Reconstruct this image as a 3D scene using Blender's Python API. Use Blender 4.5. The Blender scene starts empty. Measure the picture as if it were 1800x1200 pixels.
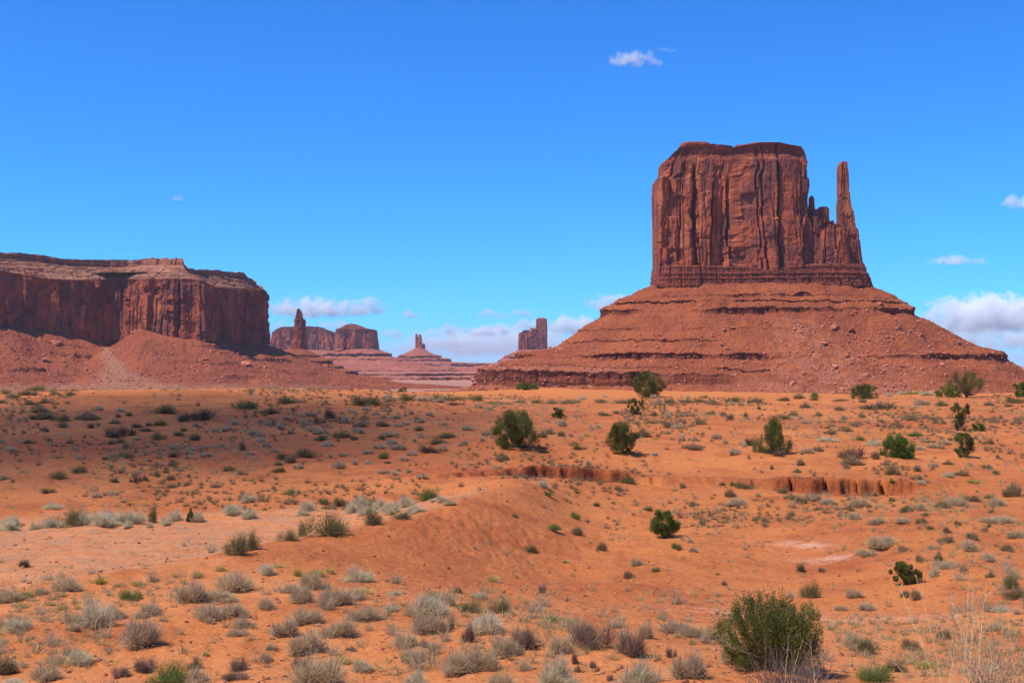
import bpy, math, random
import numpy as np

C = bpy.context.scene.collection
scene = bpy.context.scene
R = math.radians
F = 2173.0                      # focal length in photo pixels (1800 wide)
HROW = 640.0                    # photo row of the true horizon

# ------------------------------------------------------------------ camera
cam_d = bpy.data.cameras.new('camera')
cam = bpy.data.objects.new('camera', cam_d)
C.objects.link(cam)
cam.location = (0, 0, 0)
cam.rotation_euler = (R(90), 0, 0)
cam_d.sensor_width = 36
cam_d.lens = 36 * F / 1800
cam_d.shift_y = (HROW - 600) / 1800
cam_d.clip_start = 0.5
cam_d.clip_end = 300000
scene.camera = cam

# ------------------------------------------------------------------ sun and sky
SUN_EL, SUN_AZ = R(57), R(-25)  # azimuth measured from the left (-X) towards +Y
sdir = np.array([-math.cos(SUN_EL)*math.cos(SUN_AZ), math.cos(SUN_EL)*math.sin(SUN_AZ), math.sin(SUN_EL)])
sun_d = bpy.data.lights.new('sun', 'SUN')
sun_d.energy = 4.6
sun_d.angle = R(0.53)
sun_d.color = (1.0, 0.93, 0.78)
sun = bpy.data.objects.new('sun', sun_d)
C.objects.link(sun)
from mathutils import Vector
sun.rotation_euler = Vector(sdir.tolist()).to_track_quat('Z', 'Y').to_euler()

world = bpy.data.worlds.new('World')
scene.world = world
world.use_nodes = True
wn, wl = world.node_tree.nodes, world.node_tree.links
wn.clear()
sky = wn.new('ShaderNodeTexSky')
sky.sky_type = 'NISHITA'
sky.sun_disc = False
sky.sun_elevation = SUN_EL
sky.sun_rotation = math.atan2(sdir[0], sdir[1])
sky.altitude = 1700
sky.air_density = 1.0
sky.dust_density = 0.25
sky.ozone_density = 2.2
hs = wn.new('ShaderNodeHueSaturation')
hs.inputs['Saturation'].default_value = 1.05
tint = wn.new('ShaderNodeMix')
tint.data_type = 'RGBA'; tint.blend_type = 'MULTIPLY'
tint.inputs[0].default_value = 1.0
tint.inputs[7].default_value = (0.20, 0.76, 1.46, 1)
bg = wn.new('ShaderNodeBackground')
bg.inputs['Strength'].default_value = 0.115
wo = wn.new('ShaderNodeOutputWorld')
wl.new(sky.outputs[0], hs.inputs['Color'])
wl.new(hs.outputs[0], tint.inputs[6])
wl.new(tint.outputs[2], bg.inputs['Color'])
wl.new(bg.outputs[0], wo.inputs['Surface'])

scene.view_settings.view_transform = 'Standard'
scene.view_settings.look = 'None'
scene.view_settings.exposure = 0.30
scene.view_settings.gamma = 1.0
scene.view_settings.use_curve_mapping = False
scene.cycles.volume_bounces = 14
scene.cycles.transparent_max_bounces = 24
scene.cycles.max_bounces = 16
scene.cycles.volume_step_rate = 1.0
scene.cycles.volume_max_steps = 256

# ------------------------------------------------------------------ helpers
def W(px, row, D):
    return ((px-900)/F*D, D, (HROW-row)/F*D)

def h32(a):
    a = a.astype(np.uint32)
    a ^= a >> np.uint32(16); a *= np.uint32(0x7feb352d)
    a ^= a >> np.uint32(15); a *= np.uint32(0x846ca68b)
    a ^= a >> np.uint32(16)
    return a

def rnd(ix, iy=0, iz=0, seed=0):
    with np.errstate(over='ignore'):
        a = (np.asarray(ix).astype(np.int64) & 0xffffffff).astype(np.uint32)
        b = (np.asarray(iy).astype(np.int64) & 0xffffffff).astype(np.uint32)
        c = (np.asarray(iz).astype(np.int64) & 0xffffffff).astype(np.uint32)
        v = h32(a + h32(b + h32(c + h32(np.uint32(seed*7919+13) + np.zeros_like(c)))))
    return v.astype(np.float64) / 4294967295.0

def noise(x, y, z=None, seed=0):
    """value noise, about -1..1"""
    x = np.asarray(x, float); y = np.asarray(y, float)
    z = np.zeros_like(x) if z is None else np.asarray(z, float)
    x, y, z = np.broadcast_arrays(x, y, z)
    ix, iy, iz = np.floor(x), np.floor(y), np.floor(z)
    fx, fy, fz = x-ix, y-iy, z-iz
    q = lambda f: f*f*f*(f*(f*6-15)+10)
    ux, uy, uz = q(fx), q(fy), q(fz)
    out = 0
    for dx in (0, 1):
        wx = ux if dx else 1-ux
        for dy in (0, 1):
            wy = uy if dy else 1-uy
            for dz in (0, 1):
                wz = uz if dz else 1-uz
                out = out + wx*wy*wz*rnd(ix+dx, iy+dy, iz+dz, seed)
    return out*2-1

def fbm(x, y, z=None, o=4, seed=0, gain=0.5):
    a, s, t = 1.0, 0.0, 0.0
    f = 1.0
    for k in range(o):
        s = s + a*noise(np.asarray(x)*f, np.asarray(y)*f, None if z is None else np.asarray(z)*f, seed+k*17)
        t += a; a *= gain; f *= 2.03
    return s/t*1.4

def sst(a, b, x):
    t = np.clip((x-a)/(b-a), 0, 1)
    return t*t*(3-2*t)

def mesh_np(name, V, quads=None, tris=None, smooth=False):
    me = bpy.data.meshes.new(name)
    V = np.asarray(V, np.float32)
    me.vertices.add(len(V))
    me.vertices.foreach_set('co', V.ravel())
    parts, tot = [], []
    if quads is not None and len(quads):
        parts.append(np.asarray(quads, np.int32).ravel()); tot.append(np.full(len(quads), 4, np.int32))
    if tris is not None and len(tris):
        parts.append(np.asarray(tris, np.int32).ravel()); tot.append(np.full(len(tris), 3, np.int32))
    li = np.concatenate(parts); lt = np.concatenate(tot)
    ls = np.concatenate([[0], np.cumsum(lt)[:-1]]).astype(np.int32)
    me.loops.add(len(li)); me.loops.foreach_set('vertex_index', li)
    me.polygons.add(len(lt))
    me.polygons.foreach_set('loop_start', ls)
    me.polygons.foreach_set('loop_total', lt)
    me.polygons.foreach_set('use_smooth', np.full(len(lt), smooth, bool))
    me.update(calc_edges=True)
    return me

def add_attr(me, name, vals):
    a = me.attributes.new(name, 'FLOAT', 'POINT')
    a.data.foreach_set('value', np.asarray(vals, np.float32))

def obj(name, me, mat=None, parent=None, loc=None):
    o = bpy.data.objects.new(name, me)
    C.objects.link(o)
    if mat is not None and len(me.materials) == 0:
        me.materials.append(mat)
    if parent is not None:
        o.parent = parent
    if loc is not None:
        o.location = loc
    return o

def empty(name, loc=(0, 0, 0)):
    o = bpy.data.objects.new(name, None)
    C.objects.link(o); o.location = loc
    o.empty_display_size = 1
    return o

def tag(o, label=None, cat=None, group=None, kind=None):
    if label: o['label'] = label
    if cat: o['category'] = cat
    if group: o['group'] = group
    if kind: o['kind'] = kind
    return o

def gridq(nr, nc, wrap=False, off=0):
    r = np.arange(nr-1)[:, None]; n = nc if wrap else nc-1
    c = np.arange(n)[None, :]; c2 = (c+1) % nc
    a = r*nc+c; b = r*nc+c2; d = (r+1)*nc+c; e = (r+1)*nc+c2
    return np.stack([a, b, e, d], -1).reshape(-1, 4)+off

# ------------------------------------------------------------------ node helpers
class NT:
    def __init__(s, name):
        s.mat = bpy.data.materials.new(name); s.mat.use_nodes = True
        s.n, s.l = s.mat.node_tree.nodes, s.mat.node_tree.links
        s.n.clear()
        s.out = s.n.new('ShaderNodeOutputMaterial')
    def node(s, t, **kw):
        nd = s.n.new(t)
        for k, v in kw.items(): setattr(nd, k, v)
        return nd
    def put(s, sock, v):
        if hasattr(v, 'is_linked') or hasattr(v, 'links'): s.l.new(v, sock)
        elif isinstance(v, (tuple, list)) and len(v) == 3 and sock.type == 'RGBA': sock.default_value = (*v, 1)
        else: sock.default_value = v
    def pos(s, scale=(1, 1, 1), coord='pos'):
        if coord == 'pos': src = s.node('ShaderNodeNewGeometry').outputs['Position']
        else: src = s.node('ShaderNodeTexCoord').outputs['Object']
        m = s.node('ShaderNodeVectorMath', operation='MULTIPLY')
        s.l.new(src, m.inputs[0]); m.inputs[1].default_value = scale
        return m.outputs[0]
    def noise(s, vec, scale=1.0, detail=4, rough=0.5, dist=0.0, out='Fac'):
        t = s.node('ShaderNodeTexNoise')
        s.put(t.inputs['Vector'], vec); t.inputs['Scale'].default_value = scale
        t.inputs['Detail'].default_value = detail; t.inputs['Roughness'].default_value = rough
        t.inputs['Distortion'].default_value = dist
        return t.outputs[out]
    def vor(s, vec, scale=1.0, feature='F1', out='Distance', rand=1.0):
        t = s.node('ShaderNodeTexVoronoi', feature=feature)
        s.put(t.inputs['Vector'], vec); t.inputs['Scale'].default_value = scale
        t.inputs['Randomness'].default_value = rand
        return t.outputs[out]
    def math(s, op, a, b=0.0, clamp=False):
        t = s.node('ShaderNodeMath', operation=op, use_clamp=clamp)
        s.put(t.inputs[0], a); s.put(t.inputs[1], b)
        return t.outputs[0]
    def ramp(s, v, lo, hi, a=0.0, b=1.0):
        t = s.node('ShaderNodeMapRange', interpolation_type='SMOOTHSTEP')
        s.put(t.inputs['Value'], v)
        t.inputs['From Min'].default_value = lo; t.inputs['From Max'].default_value = hi
        t.inputs['To Min'].default_value = a; t.inputs['To Max'].default_value = b
        return t.outputs[0]
    def mix(s, f, a, b, blend='MIX'):
        t = s.node('ShaderNodeMix', data_type='RGBA', blend_type=blend)
        s.put(t.inputs[0], f); s.put(t.inputs[6], a); s.put(t.inputs[7], b)
        return t.outputs[2]
    def sep(s, vec):
        t = s.node('ShaderNodeSeparateXYZ'); s.l.new(vec, t.inputs[0]); return t.outputs
    def attr(s, name):
        return s.node('ShaderNodeAttribute', attribute_name=name).outputs['Fac']
    def objrand(s):
        return s.node('ShaderNodeObjectInfo').outputs['Random']
    def bump(s, h, strength=0.5, dist=0.1, normal=None):
        t = s.node('ShaderNodeBump')
        s.put(t.inputs['Height'], h); t.inputs['Strength'].default_value = strength
        t.inputs['Distance'].default_value = dist
        if normal is not None: s.l.new(normal, t.inputs['Normal'])
        return t.outputs[0]
    def diffuse(s, col, normal=None, rough=0.9, spec=0.15):
        b = s.node('ShaderNodeBsdfPrincipled')
        s.put(b.inputs['Base Color'], col)
        b.inputs['Roughness'].default_value = rough
        b.inputs['Specular IOR Level'].default_value = spec
        if normal is not None: s.l.new(normal, b.inputs['Normal'])
        s.l.new(b.outputs[0], s.out.inputs['Surface'])
        return s.mat
    def leafy(s, col, trans=0.3):
        d = s.node('ShaderNodeBsdfDiffuse'); t = s.node('ShaderNodeBsdfTranslucent'); m = s.node('ShaderNodeMixShader')
        s.put(d.inputs[0], col); s.put(t.inputs[0], col); m.inputs[0].default_value = trans
        s.l.new(d.outputs[0], m.inputs[1]); s.l.new(t.outputs[0], m.inputs[2])
        s.l.new(m.outputs[0], s.out.inputs['Surface'])
        return s.mat
# ------------------------------------------------------------------ ground height
_cp = []      # (px, depth, z)
def cr(px, row, D): _cp.append((px, D, (HROW-row)/F*D))
def cz(px, D, z): _cp.append((px, D, z))
# low rise in front of and under the camera
for px in (-300, 300, 900, 1500, 2100):
    cz(px, 14, -4.1); cz(px, 19, -5.2)
for px, row, D in ((-250,1190,24),(100,1190,23.6),(400,1190,23.6),(700,1190,23.8),(1000,1190,23.6),(1360,1175,24.5),(1600,1190,24.5),(1800,1160,26),(2050,1190,25),
                   (0,1110,27.5),(250,1110,27.7),(500,1110,27.7),(750,1105,28),(950,1110,27.8),
                   (-250,1075,31),(0,1056,32),(200,1022,34.5),(380,988,37.5),(520,957,41),(680,930,45),(800,890,51.5),(870,865,57),(920,848,62),(985,838,68),
                   # lower wash on the left, behind the berm
                   (-250,1000,40),(0,1000,39.5),(0,950,46),(0,925,50.5),(200,960,45),(200,920,51),(400,942,48.5),(400,905,54),(560,930,50),(600,905,54),(700,895,57),(780,880,60),
                   # hollow to the right of the berm
                   (700,985,39.5),(800,950,45),(900,925,50.5),(950,1000,44),(1000,1050,38),(1100,1000,44.5),(1250,985,47),(1250,1050,39.5),(1100,1090,33),(1350,1085,36),(1550,1092,35),
                   (1000,905,58),(1150,930,54),(1300,900,60),
                   # right knolls
                   (1500,985,46.5),(1440,965,49.5),(1500,930,52),(1650,1000,42),(1720,985,42.5),(1800,1000,41.5),(1800,900,57),(2050,960,46),(2050,860,65),(1650,1060,37.5),(1800,1080,34),
                   # flat above the cut bank
                   (1000,858,66),(1000,822,78),(1250,852,69),(1250,822,79),(1450,868,66),(1450,830,75),(1650,870,65),(1650,830,75),(860,826,74),
                   (905,786,86),(1100,796,85),(1360,796,85),(1580,803,84),(1700,803,84),(1850,815,80),
                   (950,735,132),(1120,729,140),(1400,735,132),(1700,755,112),(1850,740,125),
                   (900,704,215),(1140,699,228),(1400,700,222),(1520,699,222),(1700,697,222),(1850,697,215),
                   (850,688,262),(960,684,275),(1150,686,270),(1300,688,265),(1450,692,255),(1800,691,255),
                   # long shaded slope on the left
                   (0,880,58),(0,850,65),(0,780,88),(0,720,128),(0,691,165),(-250,850,64),(-250,720,130),(-250,692,170),
                   (250,870,61),(250,800,80),(250,730,120),(250,688,168),(450,860,63),(450,800,82),(450,730,120),(450,687,175),
                   (680,855,64),(680,790,86),(680,725,132),(680,688,200),(800,790,86),(800,720,145)):
    cr(px, row, D)
for px, z in ((-300,-7), (0,-7), (250,-7), (500,-7.5), (700,-8), (900,-9), (1150,-9), (1400,-9), (1700,-9), (2050,-9)):
    cz(px, 330, z-1.5)
_cp = np.array(_cp)
def _uv(px, D): return np.stack([px/420.0, np.log(D)*3.2], -1)
_P = _uv(_cp[:, 0], _cp[:, 1])
def _phi(r): return np.sqrt(r*r+0.04)
_A = _phi(np.linalg.norm(_P[:, None]-_P[None], axis=-1)) + np.eye(len(_P))*(-0.01)
_Q = np.concatenate([np.ones((len(_P), 1)), _P], 1)
_M = np.block([[_A, _Q], [_Q.T, np.zeros((3, 3))]])
_S = np.linalg.solve(_M, np.concatenate([_cp[:, 2], np.zeros(3)]))

def base_h(x, y):
    yc = np.clip(y, 14, 330)
    px = np.clip(900+x/np.maximum(yc, 14)*F, -700, 2500)
    P = _uv(px, yc)
    out = np.empty(P.shape[0])
    for i in range(0, len(P), 40000):
        p = P[i:i+40000]
        d = np.sqrt((p[:, None, 0]-_P[None, :, 0])**2+(p[:, None, 1]-_P[None, :, 1])**2)
        out[i:i+40000] = _phi(d)@_S[:-3] + _S[-3]+p@_S[-2:]
    return out

_fy = np.array([0, 300, 420, 700, 1000, 1400, 2000, 3000, 5000, 10000, 45000.])
_fz = np.array([-8, -9.5, -14, -25, -30, -33, -38, -45, -52, -56, -62.])
def bank_line(px):
    """depth of the cut bank's face and its height, by bearing"""
    d = np.interp(px, [700, 830, 900, 1000, 1120, 1250, 1370, 1480, 1600, 1760], [67, 69.5, 71.5, 72, 72.5, 71.5, 70, 68.5, 69, 71])
    h = np.interp(px, [690, 790, 870, 930, 1060, 1130, 1250, 1350, 1390, 1570, 1640, 1760], [0, .35, .55, .82, .82, .52, .45, .5, .85, .82, .35, 0])
    return d, h

_ry = np.array([20, 32, 34.5, 37.5, 41, 45, 51.5, 57, 62, 75.])
_rx = (np.array([-800, 0, 200, 380, 520, 680, 800, 865, 920, 985.])-900)/F*_ry
_rc = .80
def ground_h(x, y):
    x = np.asarray(x, float).ravel(); y = np.asarray(y, float).ravel()
    z = base_h(x, y)
    far = np.interp(y, _fy, _fz)
    t = sst(275, 420, y)
    z = z*(1-t)+far*t
    near = 1-sst(150, 420, y)
    z = z + near*(0.10*fbm(x/3.1, y/3.1, o=3, seed=3) + 0.16*fbm(x/11., y/11., o=3, seed=5)) * (0.35+0.65*sst(20, 60, y))
    z = z + near*0.034*fbm(x/.55, y/.55, o=3, seed=9)+near*.06*np.abs(fbm(x/1.7, y/1.7, o=3, seed=10))
    z = z + near*sst(80, 140, y)*0.5*fbm(x/22., y/30., o=3, seed=31)
    z = z + sst(300, 900, y)*(2.0*fbm(x/160., y/160., o=4, seed=15))
    # erosion cut bank
    px = 900+x/np.maximum(y, 14)*F
    d, h = bank_line(px)
    jag = 0.9*fbm(x/4.0, np.zeros_like(x), o=3, seed=21)+.22*fbm(x/.7, np.zeros_like(x), o=3, seed=22)
    c = x/1.3+0.9*noise(x/2.6, y*0, seed=4)
    cell = rnd(np.floor(c), seed=6)
    edge = np.minimum(c-np.floor(c), 1-(c-np.floor(c)))
    slot = (rnd(np.floor(c+.5), seed=8) > .55)*np.exp(-(edge/.10)**2)
    dd = y-(d+jag+0.16*cell+slot*0.6)
    sharp = 0.06+0.30*(h < .6)
    st = 0.5*np.tanh(dd/sharp)
    dec = np.where(dd > 0, np.exp(-dd/9.0), np.exp(dd/5.0))
    z = z + h*st*dec
    # the berm: a rounded crest with a scooped flank on its right-hand side
    i = np.clip(np.searchsorted(_ry, y)-1, 0, len(_ry)-2)
    xr = np.interp(y, _ry, _rx)
    sd = (x-xr)*_rc
    on = sst(31, 36, y)*(1-sst(60, 68, y))*near
    z = z+on*(.13*np.exp(-(sd/1.3)**2)-.20*np.exp(-((sd-4.6)/2.6)**2)-.10*np.exp(-((sd+3.0)/1.6)**2))
    # little erosion gullies on the flank of the berm and by the bank's left end
    for gx, gd, gr, ga in ((780, 46, 5.5, .30), (860, 49, 5, .26), (800, 72, 5, .35), (770, 66, 4, .25)):
        cx = (gx-900)/F*gd
        m = np.exp(-(((x-cx)/gr)**2+((y-gd)/gr)**2))
        z = z - ga*.16*m*np.abs(fbm(x/.45+y*.25, y/1.6, o=4, seed=41, gain=.65))*1.3
    return z

def gh1(x, y): return float(ground_h([x], [y])[0])

_hit = {}
def hit(px, row):
    """first ground point along the sight line through (px,row)"""
    ys = np.concatenate([np.arange(13, 90, .12), np.geomspace(90, 420, 420)])
    xs = (px-900)/F*ys
    zr = (HROW-row)/F*ys
    g = ground_h(xs, ys)
    k = np.nonzero(g >= zr)[0]
    if len(k) == 0: k = [int(np.argmin(zr-g))]
    i = int(k[0])
    return xs[i], ys[i], g[i]

# ------------------------------------------------------------------ ground sheet
ys = [-120., -60, -30, -10, 0, 6, 10, 12]
y = 12.6
while y < 330:
    ys.append(y)
    s = 0.05+0.30*(y/70)**2*.75
    if 66 < y < 75: s = 0.075
    y += s
ys += list(np.geomspace(332, 42000, 200))
ys = np.array(ys)
us = np.concatenate([-np.geomspace(3.2, .56, 40), np.linspace(-.53, .53, 900), np.geomspace(.56, 3.2, 40)])
wy = np.maximum(ys, 0)+np.where(ys < 40, 12, 12*np.exp(-(np.maximum(ys, 40)-40)/40.))
GX = us[None, :]*np.maximum(wy, 12)[:, None]
GY = np.repeat(ys[:, None], len(us), 1)
GZ = ground_h(GX, GY).reshape(GX.shape)
gme = mesh_np('ground', np.stack([GX, GY, GZ], -1).reshape(-1, 3), gridq(len(ys), len(us)), smooth=True)

def mat_ground():
    m = NT('red_sand')
    p = m.pos(); xyz = m.sep(p)
    big = m.noise(p, .045, 4, .55)
    mid = m.noise(p, .35, 5, .6)
    fine = m.noise(p, 3.2, 6, .65)
    grain = m.noise(p, 22, 4, .7)
    col = m.mix(m.ramp(big, .38, .62), (.55, .182, .057), (.45, .136, .043))
    col = m.mix(m.ramp(mid, .46, .66, 0, .75), col, (.35, .092, .030))
    col = m.mix(m.ramp(fine, .52, .72, 0, .6), col, (.60, .235, .09))
    col = m.mix(m.ramp(fine, .30, .42, .45, 0), col, (.36, .088, .036))
    # soft blown sand of the near rise
    soft = m.math('MULTIPLY', m.ramp(xyz[1], 40, 31), m.ramp(m.noise(p, .16, 4, .6), .34, .58))
    col = m.mix(m.math('MULTIPLY', soft, .7), col, (.63, .235, .085))
    # bright blown sand, upper dunes
    dune = m.math('MULTIPLY', m.ramp(xyz[1], 200, 250), m.ramp(xyz[1], 400, 330))
    col = m.mix(m.math('MULTIPLY', dune, .75), col, (.58, .195, .055))
    # pale pink silt of the wash floor
    wash = m.attr('wash')
    wn_ = m.noise(m.pos((.5, 1.6, 1)), .9, 5, .65)
    col = m.mix(m.math('MULTIPLY', wash, m.ramp(wn_, .32, .60, .25, .9)), col, (.59, .245, .11))
    pale = m.attr('pale')
    col = m.mix(m.math('MULTIPLY', pale, m.ramp(m.noise(m.pos((.6, 1.2, 1)), 1.1, 5, .7), .42, .58)), col, (.72, .42, .30))
    crust = m.attr('crust')
    col = m.mix(m.math('MULTIPLY', crust, m.ramp(m.noise(p, 1.6, 5, .7), .35, .6, .2, 1)), col, (.34, .075, .03))
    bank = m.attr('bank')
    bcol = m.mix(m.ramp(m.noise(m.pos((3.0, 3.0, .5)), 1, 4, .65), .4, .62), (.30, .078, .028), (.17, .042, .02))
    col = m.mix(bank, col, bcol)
    spk = m.noise(m.pos((1, 1.6, 1)), 11, 3, .7)
    col = m.mix(m.ramp(spk, .54, .66, 0, .75), col, (.29, .075, .030))
    col = m.mix(m.ramp(spk, .42, .33, 0, .6), col, (.66, .28, .12))
    wl2 = m.noise(m.pos((.35, 1.5, 1)), 2.2, 5, .7)
    col = m.mix(m.math('MULTIPLY', wash, m.ramp(wl2, .47, .62, 0, .85)), col, (.38, .21, .12))
    # pebbles and twig litter
    vd = m.vor(p, 5.5)
    peb = m.ramp(vd, .06, .13, 1, 0)
    pebm = m.math('MULTIPLY', peb, m.ramp(m.noise(p, .8, 3, .6), .42, .62))
    pc = m.mix(m.noise(p, 9, 2), (.30, .10, .055), (.66, .36, .24))
    col = m.mix(m.math('MULTIPLY', pebm, .8), col, pc)
    lit = m.ramp(m.noise(m.pos((1, 2.2, 1)), 7.5, 5, .75), .64, .72)
    litm = m.math('MULTIPLY', lit, m.ramp(m.noise(p, .22, 3, .6), .38, .58))
    col = m.mix(m.math('MULTIPLY', litm, .75), col, (.20, .10, .06))
    # valley floor beyond the dunes
    far = m.ramp(xyz[1], 420, 800)
    fn = m.noise(m.pos((.6, 2.0, 1)), .006, 6, .62)
    fcol = m.mix(m.ramp(fn, .38, .62), (.40, .15, .10), (.33, .20, .14))
    fcol = m.mix(m.ramp(m.noise(p, .05, 5, .7), .55, .68, 0, .6), fcol, (.24, .18, .11))
    fcol = m.mix(m.ramp(m.noise(m.pos((.3, 1.5, 1)), .004, 4, .6), .5, .66, 0, .8), fcol, (.52, .24, .15))
    col = m.mix(far, col, fcol)
    h = m.math('ADD', m.math('MULTIPLY', fine, 1.0), m.math('MULTIPLY', grain, .35))
    h = m.math('ADD', h, m.math('MULTIPLY', pebm, .35))
    nb = m.bump(h, .9, .12)
    return m.diffuse(col, nb, .95, .08)
M_GROUND = mat_ground()
gx, gy = GX.ravel(), GY.ravel()
gpx = 900+gx/np.maximum(gy, 14)*F
def blob(px, D, rx, ry):
    return np.exp(-(((gx-(px-900)/F*D)/rx)**2+((gy-D)/ry)**2)*1.0)
_crest = np.interp(gpx, [-900, 0, 200, 380, 520, 680, 800, 920], [30, 32, 34.5, 37.5, 41, 45, 51.5, 62])
_back = np.interp(gpx, [-900, 0, 400, 600, 780, 860], [52, 52, 54, 56, 60, 58])
wash = sst(-.6, 2.2, gy-_crest+1.6*fbm(gx/2.2, gy/1.4, o=3, seed=61))*(1-sst(-1.5, 2.0, gy-_back+1.2*noise(gx/3, gy/3)))*(gpx < 860)
add_attr(gme, 'wash', wash)
pale = .7*(blob(1415, 50.5, 1.2, .8)+blob(1455, 47.7, 1.4, .6)+.9*blob(1250, 36, 2.4, .45)+.9*blob(1450, 35, 3.4, .4)+.7*blob(1640, 34.5, 2.6, .4))
add_attr(gme, 'pale', np.clip(pale, 0, 1))
d_, h_ = bank_line(gpx)
crust = 0*gx
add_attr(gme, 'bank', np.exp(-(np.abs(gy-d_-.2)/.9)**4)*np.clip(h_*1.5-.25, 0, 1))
for b in ((700, 43, 2.5, 2), (790, 47, 3.2, 2.4), (850, 50, 3, 2.2), (780, 72, 5, 4), (830, 70, 3, 2.5), (100, 88, 14, 7), (420, 80, 12, 6), (1080, 140, 9, 7), (880, 130, 8, 10), (1550, 118, 9, 6),
          (1640, 112, 6, 5), (1500, 52, 2.6, 1.2), (1500, 45.8, 2.2, 1.0), (1690, 42.5, 2.0, 1.2)):
    crust = crust+(.35 if 690 < b[0] < 860 and b[1] < 52 else .75)*blob(*b)
add_attr(gme, 'crust', np.clip(crust, 0, 1))
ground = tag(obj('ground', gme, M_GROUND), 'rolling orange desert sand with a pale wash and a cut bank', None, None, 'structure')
# ------------------------------------------------------------------ rock materials
def mat_cliff(name, sc=1.0, dark=0.0):
    """vertical sandstone face: desert varnish streaks, fresh orange scars, bedding near foot and rim"""
    m = NT(name)
    p = m.pos(); xyz = m.sep(p)
    streak = m.noise(m.pos((.11*sc, .11*sc, .012*sc)), 1, 6, .62, .3)
    streak2 = m.noise(m.pos((.5*sc, .5*sc, .03*sc)), 1, 5, .65, .2)
    blot = m.noise(m.pos((.035*sc, .035*sc, .02*sc)), 1, 5, .6, .6)
    fine = m.noise(m.pos((.6*sc, .6*sc, .35*sc)), 1, 6, .7)
    bed = m.noise(m.pos((.015*sc, .015*sc, .75*sc)), 1, 5, .6)
    # broken rock panels of different age
    wob = m.node('ShaderNodeVectorMath', operation='ADD')
    m.l.new(m.pos((.10*sc, .10*sc, .030*sc)), wob.inputs[0])
    nz = m.node('ShaderNodeTexNoise'); m.l.new(m.pos((.2*sc, .2*sc, .09*sc)), nz.inputs['Vector']); nz.inputs['Detail'].default_value = 4
    sc_ = m.node('ShaderNodeVectorMath', operation='SCALE'); m.l.new(nz.outputs['Color'], sc_.inputs[0]); sc_.inputs['Scale'].default_value = .55
    m.l.new(sc_.outputs[0], wob.inputs[1])
    pr = m.sep(m.vor(wob.outputs[0], 1.0, 'F1', 'Color'))
    col = m.mix(m.ramp(streak, .38, .62), (.48, .120, .048), (.36, .086, .041))
    age = m.math('ADD', m.math('ADD', m.math('MULTIPLY', pr[0], .55), m.math('MULTIPLY', blot, .75)), .025+dark)
    col = m.mix(m.ramp(age, .62, .72, 0, .85), col, (.165, .058, .050))
    col = m.mix(m.ramp(age, .46, .36, 0, .8), col, (.52, .165, .070))
    col = m.mix(m.math('MULTIPLY', m.ramp(streak2, .50, .66), m.ramp(blot, .35, .6, .3, .9)), col, (.135, .045, .038))
    col = m.mix(m.ramp(pr[1], .0, 1.0, .0, .3), col, (.26, .07, .042))
    col = m.mix(m.math('MULTIPLY', m.attr('bed'), m.ramp(bed, .42, .58, .25, 1)), col, (.235, .06, .036))
    shelf = m.mix(m.ramp(bed, .44, .58), (.43, .205, .125), (.20, .066, .042))
    col = m.mix(m.math('MULTIPLY', m.attr('shelf'), .85), col, shelf)
    col = m.mix(m.ramp(fine, .55, .72, 0, .5), col, (.44, .14, .07))
    col = m.mix(m.ramp(fine, .40, .28, 0, .5), col, (.16, .045, .03))
    h = m.math('ADD', m.math('MULTIPLY', streak2, .6), fine)
    h = m.math('ADD', h, m.math('MULTIPLY', m.math('MULTIPLY', m.attr('bed'), bed), 1.0))
    h = m.math('ADD', h, m.math('MULTIPLY', pr[2], .8))
    return m.diffuse(col, m.bump(h, .8, 1.8/sc), .92, .1)

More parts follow.
